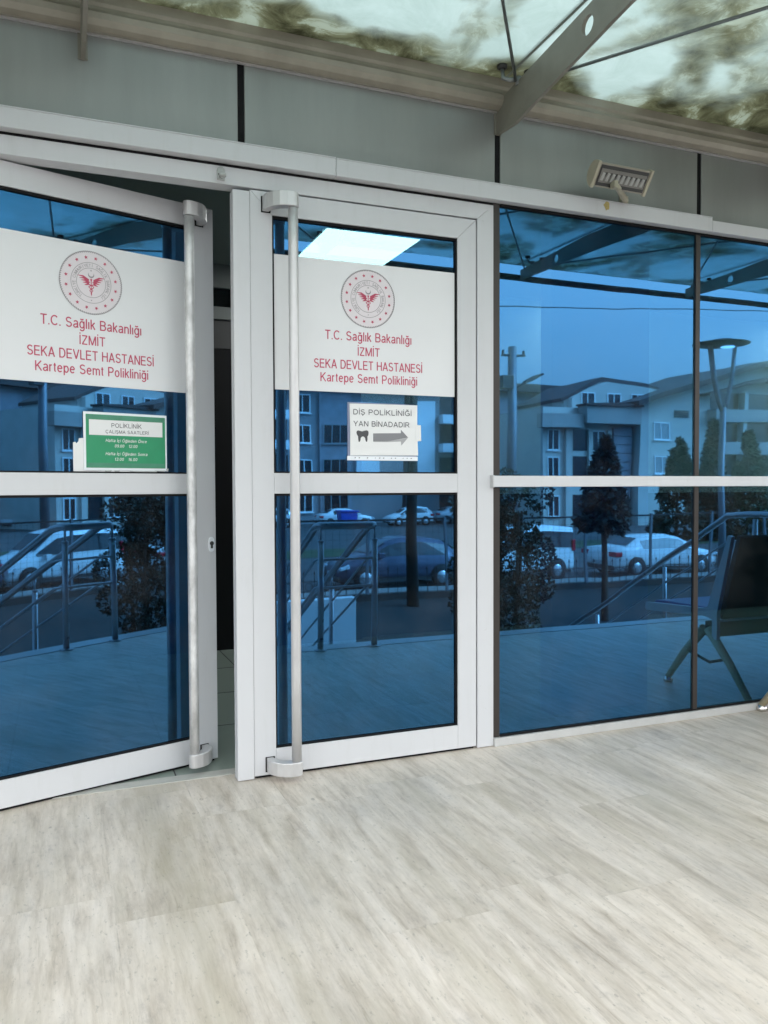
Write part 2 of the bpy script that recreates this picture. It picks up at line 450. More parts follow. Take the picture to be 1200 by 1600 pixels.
M['car_silver'] = plain('silver_car_paint', (0.45, 0.46, 0.48), 0.2, 0.4, 0.04)
M['tyre'] = plain('tyre_rubber', (0.012, 0.012, 0.012), 0.8)
M['tail'] = plain('red_lens', (0.50, 0.012, 0.03), 0.15)
M['headlamp'] = plain('headlamp_lens', (0.62, 0.66, 0.70), 0.1)
M['plate'] = plain('number_plate', (0.7, 0.7, 0.7), 0.4)
M['blue_bin'] = plain('blue_plastic', (0.012, 0.06, 0.38), 0.4)
M['trunk'] = plain('bark', (0.045, 0.035, 0.027), 0.95, 0, 0.3, 12, 0.01)
M['leaf_dark'] = leaf_mat('dark_evergreen', (0.010, 0.020, 0.010), (0.018, 0.034, 0.016))
M['leaf_mid'] = leaf_mat('green_leaves', (0.012, 0.028, 0.010), (0.06, 0.11, 0.035))
M['leaf_blue'] = leaf_mat('blue_spruce', (0.010, 0.018, 0.016), (0.04, 0.06, 0.05))
M['grass'] = plain('lawn', (0.035, 0.055, 0.02), 0.95, 0, 0.35, 6, 0.02)

# ------------------------------------------------------------------ helpers: meshes and objects
class MB:
    def __init__(self):
        self.v, self.f, self.mi, self.sm = [], [], [], []
        self.cur = 0
        self.smooth = False
    def mat(self, i):
        self.cur = i
        return self
    def add(self, vs, fs, smooth=None):
        o = len(self.v)
        self.v += [tuple(p) for p in vs]
        for f in fs:
            self.f.append([o + i for i in f])
            self.mi.append(self.cur)
            self.sm.append(self.smooth if smooth is None else smooth)
        return self
    def box(self, x0, x1, y0, y1, z0, z1):
        vs = [(x0, y0, z0), (x1, y0, z0), (x1, y1, z0), (x0, y1, z0), (x0, y0, z1), (x1, y0, z1), (x1, y1, z1), (x0, y1, z1)]
        return self.add(vs, [(0, 3, 2, 1), (4, 5, 6, 7), (0, 1, 5, 4), (1, 2, 6, 5), (2, 3, 7, 6), (3, 0, 4, 7)])
    def pane(self, x0, x1, y0, y1, z0, z1):
        """a sheet of glass: coated outer face and edges (material 0), clear inner face (material 1)."""
        self.box(x0, x1, y0, y1, z0, z1)
        self.mi[-2] = 1
        return self
    def prism(self, poly, a, b, axis='y'):
        """poly: 2-D outline, extruded from a to b along axis. axis y: (x,z); z: (x,y); x: (y,z)."""
        def P(p, t):
            if axis == 'y': return (p[0], t, p[1])
            if axis == 'z': return (p[0], p[1], t)
            return (t, p[0], p[1])
        n = len(poly)
        vs = [P(p, a) for p in poly] + [P(p, b) for p in poly]
        fs = [tuple(range(n)), tuple(range(2 * n - 1, n - 1, -1))]
        for i in range(n):
            j = (i + 1) % n
            fs.append((i, n + i, n + j, j))
        return self.add(vs, fs)
    def tube(self, pts, r, n=12, cap=True):
        pts = [Vector(p) for p in pts]
        rs = r if isinstance(r, (list, tuple)) else [r] * len(pts)
        vs, fs = [], []
        up = Vector((0, 0, 1))
        for i, p in enumerate(pts):
            a = pts[max(i - 1, 0)]
            b = pts[min(i + 1, len(pts) - 1)]
            d = (b - a).normalized()
            u = d.cross(up)
            if u.length < 1e-3: u = d.cross(Vector((0, 1, 0)))
            u.normalize()
            w = u.cross(d).normalized()
            for k in range(n):
                t = 2 * math.pi * k / n
                vs.append(p + (u * math.cos(t) + w * math.sin(t)) * rs[i])
        for i in range(len(pts) - 1):
            for k in range(n):
                k2 = (k + 1) % n
                fs.append((i * n + k, i * n + k2, (i + 1) * n + k2, (i + 1) * n + k))
        self.add(vs, fs, True)
        if cap:
            o = len(self.v) - len(vs)
            self.f.append([o + k for k in range(n)][::-1]); self.mi.append(self.cur); self.sm.append(False)
            e = o + (len(pts) - 1) * n
            self.f.append([e + k for k in range(n)]); self.mi.append(self.cur); self.sm.append(False)
        return self
    def lathe(self, prof, c, axis='z', n=20):
        """prof: list of (radius, height) turned round the axis through c."""
        vs, fs = [], []
        for (r, h) in prof:
            for k in range(n):
                t = 2 * math.pi * k / n
                q = (r * math.cos(t), r * math.sin(t), h)
                if axis == 'y': q = (q[0], h, q[1])
                if axis == 'x': q = (h, q[0], q[1])
                vs.append((c[0] + q[0], c[1] + q[1], c[2] + q[2]))
        for i in range(len(prof) - 1):
            for k in range(n):
                k2 = (k + 1) % n
                fs.append((i * n + k, i * n + k2, (i + 1) * n + k2, (i + 1) * n + k))
        fs.append(tuple(range(n))[::-1])
        fs.append(tuple(range((len(prof) - 1) * n, len(prof) * n)))
        return self.add(vs, fs, True)
    def build(self, name, mats, parent=None, world=True, bevel=0.0, seg=2):
        me = bpy.data.meshes.new(name)
        off = Vector((0, 0, 0))
        if parent is not None and world:
            p = parent
            while p is not None:
                off += Vector(p.location)
                p = p.parent
        me.from_pydata([(a - off.x, b - off.y, c - off.z) for a, b, c in self.v], [], self.f)
        if not isinstance(mats, (list, tuple)): mats = [mats]
        for m in mats: me.materials.append(m)
        me.polygons.foreach_set('material_index', self.mi)
        me.polygons.foreach_set('use_smooth', self.sm)
        me.update()
        o = bpy.data.objects.new(name, me)
        COL.objects.link(o)
        if parent is not None: o.parent = parent
        if bevel:
            b = o.modifiers.new('bevel', 'BEVEL')
            b.width = bevel; b.segments = seg; b.limit_method = 'ANGLE'; b.angle_limit = R(40)
        return o

def tag(o, label=None, cat=None, group=None, kind=None):
    if label: o['label'] = label
    if cat: o['category'] = cat
    if group: o['group'] = group
    if kind: o['kind'] = kind
    return o

def thing(name, label, cat, loc=(0, 0, 0), rz=0.0, group=None):
    o = bpy.data.objects.new(name, None)
    COL.objects.link(o)
    o.location = loc
    o.rotation_euler = (0, 0, rz)
    o.empty_display_size = 0.1
    return tag(o, label, cat, group, 'thing')

def copy_tree(o, parent=None):
    c = o.copy()
    COL.objects.link(c)
    if parent is not None: c.parent = parent
    for ch in list(o.children): copy_tree(ch, c)
    return c

def struct(name, mb, mat, label=None):
    return tag(mb.build(name, mat), label, None, None, 'structure')

# text: each string becomes flat letter faces in the plane x-z, facing -y
# plain grotesque letters drawn as strokes; each stroke is a ribbon in the plane x-z, facing -y
def arc(cx, cz, rx, rz, a0, a1, n=14):
    return [(cx + rx * math.cos(R(a0 + (a1 - a0) * k / n)), cz + rz * math.sin(R(a0 + (a1 - a0) * k / n))) for k in range(n + 1)]

def stroke_letters():
    T, B, XH = 0.945, 0.055, 0.69
    G = {}
    G[' '] = (0.26, [])
    G['.'] = (0.12, [[(0.06, 0.0), (0.06, 0.125)]])
    G['0'] = (0.52, [arc(0.26, 0.5, 0.205, 0.445, 90, 450, 24)])
    G['1'] = (0.34, [[(0.03, 0.74), (0.16, 0.80), (0.24, 0.97)], [(0.235, 1.0), (0.235, 0.0)]])
    G['2'] = (0.52, [arc(0.26, 0.71, 0.205, 0.235, 165, -35) + [(0.06, 0.06)], [(0.03, B), (0.50, B)]])
    G['3'] = (0.52, [arc(0.25, 0.735, 0.19, 0.21, 160, -90), arc(0.25, 0.29, 0.215, 0.235, 90, -160)])
    G['6'] = (0.52, [arc(0.26, 0.30, 0.21, 0.245, 90, 450, 20), arc(0.34, 0.42, 0.285, 0.525, 75, 190)])
    G['9'] = (0.52, [arc(0.26, 0.70, 0.21, 0.245, 90, 450, 20), arc(0.18, 0.58, 0.285, 0.525, -105, 10)])
    G['A'] = (0.70, [[(0.04, 0.0), (0.345, 1.0)], [(0.345, 1.0), (0.66, 0.0)], [(0.14, 0.31), (0.56, 0.31)]])
    G['B'] = (0.62, [[(0.06, 0.0), (0.06, 1.0)], [(0.06, T), (0.34, T)] + arc(0.34, 0.735, 0.20, 0.21, 90, -90) + [(0.06, 0.525)], [(0.34, 0.525)] + arc(0.35, 0.29, 0.225, 0.235, 90, -90) + [(0.06, B)]])
    G['C'] = (0.71, [arc(0.38, 0.5, 0.325, 0.445, 42, 318, 24)])
    G['D'] = (0.68, [[(0.06, 0.0), (0.06, 1.0)], [(0.06, T), (0.30, T)] + arc(0.30, 0.5, 0.32, 0.445, 90, -90, 18) + [(0.06, B)]])
    G['E'] = (0.62, [[(0.06, 0.0), (0.06, 1.0)], [(0.06, T), (0.60, T)], [(0.06, 0.525), (0.56, 0.525)], [(0.06, B), (0.61, B)]])
    G['G'] = (0.74, [arc(0.38, 0.5, 0.325, 0.445, 45, 340, 24), [(0.39, 0.46), (0.70, 0.46)], [(0.69, 0.46), (0.69, 0.10)]])
    G['H'] = (0.68, [[(0.06, 0.0), (0.06, 1.0)], [(0.62, 0.0), (0.62, 1.0)], [(0.06, 0.525), (0.62, 0.525)]])
    G['I'] = (0.13, [[(0.065, 0.0), (0.065, 1.0)]])
    G['K'] = (0.66, [[(0.06, 0.0), (0.06, 1.0)], [(0.60, 1.0), (0.06, 0.38)], [(0.24, 0.56), (0.63, 0.0)]])
    G['L'] = (0.54, [[(0.06, 0.0), (0.06, 1.0)], [(0.06, B), (0.53, B)]])
    G['M'] = (0.80, [[(0.06, 0.0), (0.06, 1.0)], [(0.07, 1.0), (0.40, 0.02)], [(0.40, 0.02), (0.73, 1.0)], [(0.74, 0.0), (0.74, 1.0)]])
    G['N'] = (0.68, [[(0.06, 0.0), (0.06, 1.0)], [(0.07, 1.0), (0.61, 0.0)], [(0.62, 0.0), (0.62, 1.0)]])
    G['O'] = (0.76, [arc(0.38, 0.5, 0.325, 0.445, 90, 450, 28)])
    G['P'] = (0.61, [[(0.06, 0.0), (0.06, 1.0)], [(0.06, T), (0.34, T)] + arc(0.34, 0.70, 0.215, 0.245, 90, -90) + [(0.06, 0.455)]])
    G['R'] = (0.68, [[(0.06, 0.0), (0.06, 1.0)], [(0.06, T), (0.37, T)] + arc(0.37, 0.71, 0.21, 0.235, 90, -90) + [(0.06, 0.475)], [(0.36, 0.475), (0.64, 0.0)]])
    G['S'] = (0.62, [arc(0.31, 0.735, 0.235, 0.21, 25, 200) + arc(0.31, 0.735, 0.235, 0.225, 215, 262, 5) + arc(0.31, 0.275, 0.25, 0.225, 82, 20, 6) + arc(0.31, 0.28, 0.25, 0.225, 0, -165)])
    G['T'] = (0.62, [[(0.0, T), (0.62, T)], [(0.31, 0.0), (0.31, T)]])
    G['U'] = (0.68, [[(0.06, 1.0), (0.06, 0.38)] + arc(0.34, 0.37, 0.28, 0.315, 180, 360, 18) + [(0.62, 1.0)]])
    G['V'] = (0.68, [[(0.03, 1.0), (0.34, 0.02)], [(0.34, 0.02), (0.65, 1.0)]])
    G['Y'] = (0.66, [[(0.03, 1.0), (0.33, 0.44)], [(0.63, 1.0), (0.33, 0.44)], [(0.33, 0.46), (0.33, 0.0)]])
    G['Z'] = (0.60, [[(0.03, T), (0.57, T)], [(0.55, T), (0.05, B)], [(0.02, B), (0.58, B)]])
    bowl = lambda cx, a0=90, a1=450: arc(cx, 0.36, 0.205, 0.315, a0, a1, 22)
    G['a'] = (0.50, [arc(0.255, 0.53, 0.175, 0.16, 160, 0) + [(0.43, 0.12), (0.47, 0.01)], [(0.43, 0.40), (0.22, 0.36)] + arc(0.205, 0.20, 0.155, 0.155, 95, 270) + [(0.30, 0.07), (0.43, 0.20)]])
    G['c'] = (0.47, [bowl(0.255, 45, 315)])
    G['d'] = (0.52, [bowl(0.25), [(0.465, 0.0), (0.465, 1.0)]])
    G['e'] = (0.52, [[(0.05, 0.385), (0.46, 0.385)], arc(0.26, 0.36, 0.21, 0.315, 5, 318, 22)])
    G['f'] = (0.29, [arc(0.26, 0.82, 0.13, 0.125, 85, 180) + [(0.13, 0.0)], [(0.0, XH), (0.27, XH)]])
    G['g'] = (0.52, [bowl(0.25), [(0.465, 0.72), (0.465, -0.02)] + arc(0.255, -0.03, 0.21, 0.20, 0, -155)])
    G['l'] = (0.12, [[(0.06, 0.0), (0.06, 1.0)]])
    G['i'] = (0.12, [[(0.06, 0.0), (0.06, 0.72)], [(0.06, 0.87), (0.06, 1.0)]])
    G['k'] = (0.46, [[(0.055, 0.0), (0.055, 1.0)], [(0.42, 0.72), (0.055, 0.30)], [(0.19, 0.44), (0.44, 0.0)]])
    G['n'] = (0.48, [[(0.055, 0.0), (0.055, 0.72)], arc(0.24, 0.47, 0.185, 0.195, 180, 0) + [(0.425, 0.0)]])
    G['m'] = (0.78, [[(0.055, 0.0), (0.055, 0.72)], arc(0.225, 0.49, 0.165, 0.175, 180, 0) + [(0.39, 0.0)], arc(0.555, 0.49, 0.165, 0.175, 180, 0) + [(0.72, 0.0)]])
    G['o'] = (0.52, [bowl(0.26)])
    G['p'] = (0.52, [[(0.055, -0.27), (0.055, 0.72)], bowl(0.27)])
    G['r'] = (0.30, [[(0.055, 0.0), (0.055, 0.72)], arc(0.24, 0.46, 0.185, 0.205, 180, 80)])
    G['t'] = (0.27, [[(0.13, 0.90), (0.13, 0.17)] + arc(0.225, 0.165, 0.095, 0.11, 180, 275), [(0.01, XH), (0.25, XH)]])
    tail = lambda x: [(x, 0.0), (x + 0.03, -0.10), (x - 0.01, -0.17), (x - 0.08, -0.18)]
    dots = lambda x: [[(x - 0.13, 1.10), (x - 0.13, 1.22)], [(x + 0.13, 1.10), (x + 0.13, 1.22)]]
    def plus(base, extra):
        return (G[base][0], G[base][1] + extra)
    G['Ç'] = plus('C', [tail(0.38)])
    G['ç'] = plus('c', [tail(0.26)])
    G['Ş'] = plus('S', [tail(0.31)])
    G['Ö'] = plus('O', dots(0.38))
    G['Ü'] = plus('U', dots(0.34))
    G['İ'] = plus('I', [[(0.065, 1.12), (0.065, 1.25)]])
    G['ı'] = (0.12, [[(0.06, 0.0), (0.06, 0.72)]])
    G['Ğ'] = plus('G', [arc(0.38, 1.27, 0.15, 0.13, 195, 345, 8)])
    G['ğ'] = plus('g', [arc(0.255, 0.99, 0.14, 0.13, 195, 345, 8)])
    return G
STROKES = stroke_letters()
GAP = 0.125

def text_width(body):
    return sum(STROKES[ch][0] + GAP for ch in body) - GAP

_lift = [0]
def put_stroke(mb, pts, w, y):
    _lift[0] = (_lift[0] + 1) % 7
    strip(mb, pts, [w] * len(pts), y - 0.00004 * _lift[0])

def put_text(mb, body, x0, x1, z, cap, y, shear=0.0, weight=0.128):
    """baseline at z, letters fitted between x0 and x1, capital height cap."""
    sx = (x1 - x0) / text_width(body)
    pen = 0.0
    for ch in body:
        adv, strokes = STROKES[ch]
        for st in strokes:
            put_stroke(mb, [(x0 + (pen + px) * sx + shear * pz * cap, z + pz * cap) for px, pz in st], weight * cap, y)
        pen += adv + GAP

def put_arc_text(mb, body, cx, cz, rad, cap, y, t0, t1):
    """letters along a circle clockwise from angle t0 to t1 (radians, measured from the top)."""
    n = len(body)
    for i, ch in enumerate(body):
        th = t0 + (t1 - t0) * (i + 0.5) / n
        adv, strokes = STROKES[ch]
        for st in strokes:
            pts = []
            for px, pz in st:
                lx = (px - adv / 2) * cap
                lz = pz * cap + rad
                pts.append((cx + lx * math.cos(th) + lz * math.sin(th), cz - lx * math.sin(th) + lz * math.cos(th)))
            put_stroke(mb, pts, 0.13 * cap, y)

def ring(mb, cx, cz, r0, r1, y, n=72):
    vs = []
    for k in range(n):
        t = 2 * math.pi * k / n
        vs += [(cx + r0 * math.cos(t), y, cz + r0 * math.sin(t)), (cx + r1 * math.cos(t), y, cz + r1 * math.sin(t))]
    mb.add(vs, [(2 * k, 2 * k + 1, (2 * k + 3) % (2 * n), (2 * k + 2) % (2 * n)) for k in range(n)])

def star(mb, cx, cz, r, y, rot=0.0):
    pts = []
    for k in range(10):
        t = math.pi / 2 + rot + k * math.pi / 5
        q = r if k % 2 == 0 else r * 0.42
        pts.append((cx + q * math.cos(t), y, cz + q * math.sin(t)))
    pts.append((cx, y, cz))
    mb.add(pts, [(k, (k + 1) % 10, 10) for k in range(10)])

def strip(mb, pts, widths, y):
    """a flat ribbon of varying width in the x-z plane."""
    vs = []
    for i, (px, pz) in enumerate(pts):
        a = pts[max(i - 1, 0)]; b = pts[min(i + 1, len(pts) - 1)]
        dx, dz = b[0] - a[0], b[1] - a[1]
        L = math.hypot(dx, dz) or 1
        w = widths[i] / 2
        vs += [(px - dz / L * w, y, pz + dx / L * w), (px + dz / L * w, y, pz - dx / L * w)]
    mb.add(vs, [(2 * i, 2 * i + 1, 2 * i + 3, 2 * i + 2) for i in range(len(pts) - 1)])

# ------------------------------------------------------------------ the setting: ground, terrace, interior shell
mb = MB()
mb.box(-4.0, 9.0, -2.20, 0.09, -2.0, 0.0)
terrace = struct('terrace_floor', mb, M['floor'])
mb = MB()
mb.box(-4.0, 9.0, -2.22, -2.2, -2.0, -0.006)
struct('terrace_joint', mb, M['black'])
mb = MB()
mb.box(-4.0, 9.0, -2.38, -2.22, -2.0, 0.0)
struct('terrace_kerb', mb, M['sill'])
mb = MB(); mb.box(-4.0, 9.0, 0.09, 0.150, -0.3, 0.003); struct('threshold', mb, M['threshold'])
mb = MB(); mb.box(-4.0, 9.0, 0.150, 6.5, -0.3, 0.0)
struct('interior_floor', mb, M['int_floor'])
mb = MB()
for i in range(9):
    y = 0.75 + i * 0.6
    mb.box(-3.9, 8.9, y, y + 0.005, 0.0, 0.0012)
for i in range(21):
    x = -3.8 + i * 0.6
    mb.box(x, x + 0.005, 0.16, 6.4, 0.0, 0.0016)
struct('interior_floor_joints', mb, M['dark_part'])
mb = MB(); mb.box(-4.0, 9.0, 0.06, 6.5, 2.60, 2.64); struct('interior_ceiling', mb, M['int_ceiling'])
mb = MB()
mb.box(-4.1, -4.0, 0.06, 6.5, -0.3, 2.6); mb.box(9.0, 9.1, 0.06, 6.5, -0.3, 2.6); mb.box(-4.0, 9.0, 6.5, 6.6, -0.3, 2.6)
struct('interior_wall', mb, M['int_wall'])
mb = MB(); mb.box(2.05, 8.9, 2.6, 2.7, 0.0, 2.6); struct('interior_partition_wall', mb, M['int_wall'])
mb = MB(); mb.box(2.05, 8.9, 2.57, 2.598, 0.002, 1.05); struct('added_dark_sheet', mb, M['dark_part'])  # dark sheet added over the lower wall to keep the lower window dark
mb = MB(); mb.box(2.190, 2.765, 0.30, 0.40, 0.0, 2.6)
tag(mb.build('interior_pillar', M['pillar'], bevel=0.004), 'violet blue painted pillar standing inside behind the blue window', 'pillar', None, 'structure')

mb = MB(); mb.add([(-260, -320, -2.0), (320, -320, -2.0), (320, 120, -2.0), (-260, 120, -2.0)], [(0, 1, 2, 3)])
struct('ground', mb, M['soil'])
mb = MB(); mb.add([(-90, -31.5, -1.996), (140, -31.5, -1.996), (140, -19.0, -1.996), (-90, -19.0, -1.996)], [(0, 1, 2, 3)])
struct('street', mb, M['asphalt'])
mb = MB(); mb.box(-90, 140, -19.0, -17.75, -2.0, -1.87); struct('pavement', mb, M['paving'])
mb = MB(); mb.add([(-90, -66, -1.992), (140, -66, -1.992), (140, -36, -1.992), (-90, -36, -1.992)], [(0, 1, 2, 3)])
struct('car_park', mb, M['asphalt'])
mb = MB(); mb.add([(-90, -36, -1.99), (140, -36, -1.99), (140, -31.5, -1.99), (-90, -31.5, -1.99)], [(0, 1, 2, 3)])
struct('verge', mb, M['grass'])

# steps down from the terrace to the garden
def flight(name, x0, x1, label):
    mb = MB()
    for k in range(13):
        mb.box(x0, x1, -2.38 - 0.3 * (k + 1), -2.382 - 0.3 * k, -2.0, -0.154 * (k + 0.001) - 0.154 * 0.0 - 0.10)
    tag(mb.build(name, M['sill']), label, None, None, 'structure')
flight('steps', -1.6, 1.55, 'pale stone steps down from the terrace behind the viewer')
flight('steps', 5.6, 8.2, 'pale stone steps down beyond the far steel handrail')

# ------------------------------------------------------------------ the clinic: upper wall, cladding band, header
bld = thing('clinic_building', 'grey clinic building front above the doors and windows', 'building', (0, 0.1, 2.64))
mb = MB(); mb.box(-4.1, 9.1, 0.06, 6.6, 2.645, 7.5); mb.build('upper_wall', M['cladding'], bld)
joints = [0.644 + 1.0765 * k for k in range(-4, 8)]
for a, b in zip(joints[:-1], joints[1:]):
    mb = MB(); mb.box(a + 0.0125, b - 0.0125, 0.0, 0.05, 2.3, 2.83)
    mb.build('cladding_panel', M['cladding'], bld, bevel=0.003)
for a in joints:
    mb = MB(); mb.box(a - 0.0125, a + 0.0125, 0.006, 0.055, 2.3, 2.83)
    mb.build('cladding_joint', M['black'], bld)
mb = MB()
for a, b in zip(joints[:-1], joints[1:]):
    mb.box(a + 0.0125, b - 0.0125, 0.0, 0.05, 2.832, 7.4)
mb.build('upper_cladding', M['cladding'], bld)
mb = MB(); mb.box(-4.0, 0.998, -0.036, 0.045, 2.287, 2.352); mb.box(-4.0, 0.998, -0.038, -0.03, 2.352, 2.357)
mb.build('header_rail', M['white'], bld, bevel=0.002)
mb = MB(); mb.box(1.000, 2.845, -0.034, 0.045, 2.288, 2.351); mb.box(1.000, 2.845, -0.036, -0.03, 2.351, 2.356)
mb.build('header_rail', M['white'], bld, bevel=0.002)
mb = MB(); mb.box(2.847, 9.0, -0.033, 0.045, 2.288, 2.340)
mb.build('header_rail', M['white'], bld, bevel=0.002)
mb = MB()
rs = random.Random(3)
pts = []
for k in range(14):
    t = 2 * math.pi * k / 14
    q = 0.017 * (0.75 + 0.5 * rs.random())
    pts.append((2.247 + q * math.cos(t) * 0.9, 2.334 + q * math.sin(t) * 1.15 if q * math.sin(t) * 1.15 < 0.016 else 2.35))
mb.prism(pts, -0.0352, -0.0342)
mb.build('foam_stain', M['stain'], bld)

# fixed frame round the doorway
mb = MB(); mb.prism([(-0.385, 2.276), (1.701, 2.276), (1.6245, 2.2115), (-0.309, 2.2115)], 0.0, 0.07)
fr = mb.build('door_frame', M['white'], bld, bevel=0.0015)
mb = MB(); mb.prism([(1.701, 2.2755), (1.701, 0.003), (1.6245, 0.003), (1.6245, 2.2105)], 0.0, 0.07)
mb.build('frame_jamb', M['white'], fr, bevel=0.0015)
mb = MB(); mb.prism([(-0.385, 2.2755), (-0.385, 0.003), (-0.335, 0.003), (-0.335, 2.2105)], 0.0, 0.07)
mb.build('frame_jamb', M['white'], fr, bevel=0.0015)
mb = MB(); mb.box(-0.38, 1.70, 0.004, 0.06, 2.2765, 2.2865); mb.build('head_groove_shade', M['black'], fr)  # black strip in the groove above the frame, drawn in for its shade

# clear catch screwed to the frame head
ct = thing('door_catch', 'small clear plastic catch on the frame above the door gap', 'catch', (0.567, 0.0, 2.24))
mb = MB(); mb.lathe([(0.0, -0.001), (0.0145, -0.001), (0.0145, -0.008), (0.010, -0.011), (0.0, -0.011)], (0.567, 0.0, 2.256), 'y', 16)
mb.box(0.553, 0.581, -0.009, -0.001, 2.222, 2.256)
mb.build('catch_plate', M['clear_plastic'], ct, bevel=0.002)
mb = MB(); mb.tube([(0.567, -0.009, 2.236), (0.567, -0.03, 2.232)], 0.009, 12)
mb.lathe([(0.006, 0), (0.0135, 0.001), (0.0135, 0.01), (0.007, 0.014)], (0.567, -0.035, 2.2245), 'z', 14)
mb.build('catch_knob', M['clear_plastic'], ct)
mb = MB(); mb.box(0.556, 0.578, -0.0112, -0.009, 2.238, 2.245); mb.build('catch_screw', M['dark_part'], ct)

# ------------------------------------------------------------------ the two glass door leaves
W = 0.948
def emblem(mb, cx, cz, rr, y):
    """round ministry emblem: rope ring, sixteen stars, ring of letters, crescent, winged staff. materials: 0 grey, 1 red, 2 pale."""
    mb.mat(2); ring(mb, cx, cz, 0.001, rr * 0.985, y)
    y2 = y - 0.0004
    mb.mat(0)
    for k in range(96):
        t = 2 * math.pi * k / 96
        t2 = t + 0.05
        strip(mb, [(cx + rr * 0.955 * math.cos(t), cz + rr * 0.955 * math.sin(t)), (cx + rr * math.cos(t2), cz + rr * math.sin(t2))], [0.0032, 0.0032], y2)
    ring(mb, cx, cz, rr * 0.985, rr * 1.0, y2, 96)
    ring(mb, cx, cz, rr * 0.63, rr * 0.645, y2)
    ring(mb, cx, cz, rr * 0.455, rr * 0.470, y2)
    put_arc_text(mb, 'TÜRKİYE CUMHURİYETİ SAĞLIK BAKANLIĞI', cx, cz, rr * 0.50, rr * 0.095, y2, R(-146), R(146))
    star(mb, cx, cz - rr * 0.55, rr * 0.028, y2)
    star(mb, cx, cz + rr * 0.385, rr * 0.035, y2)
    pts, wd = [], []
    for k in range(17):
        t = R(150) + R(240) * k / 16
        pts.append((cx + rr * 0.088 * math.cos(t), cz + rr * 0.265 + rr * 0.088 * math.sin(t)))
        wd.append(rr * 0.045 * math.sin(math.pi * k / 16) + 0.0003)
    strip(mb, pts, wd, y2)
    mb.mat(1)
    for k in range(16):
        t = math.pi / 2 + 2 * math.pi * (k + 0.5) / 16
        star(mb, cx + rr * 0.80 * math.cos(t), cz + rr * 0.80 * math.sin(t), rr * 0.066, y2, t - math.pi / 2)
    star(mb, cx, cz + rr * 0.10, rr * 0.05, y2)
    for s in (-1, 1):                                   # wings
        for k in range(5):
            a0 = R(22 - k * 11)
            r1 = rr * (0.43 - 0.055 * k)
            p0 = (cx + s * rr * 0.07, cz + rr * (0.085 - 0.035 * k))
            p1 = (cx + s * r1 * 0.6, p0[1] + rr * 0.13 * math.sin(a0) + rr * 0.045)
            p2 = (cx + s * r1, cz + rr * (0.19 - 0.07 * k))
            strip(mb, [p0, p1, p2], [rr * 0.03, rr * 0.055, rr * 0.012], y2)
    strip(mb, [(cx, cz + rr * 0.10), (cx, cz - rr * 0.42)], [rr * 0.03, rr * 0.012], y2)
    for s in (-1, 1):                                   # the two snakes
        pts, wd = [], []
        for k in range(33):
            u = k / 32
            amp = rr * 0.115 * (1 - u) ** 0.8
            pts.append((cx + s * amp * math.sin(u * 3.5 * math.pi + 0.35), cz + rr * (0.02 - 0.40 * u)))
            wd.append(rr * 0.032 * (1 - 0.5 * u))
        strip(mb, pts, wd, y2 - 0.0002 * (s + 1))

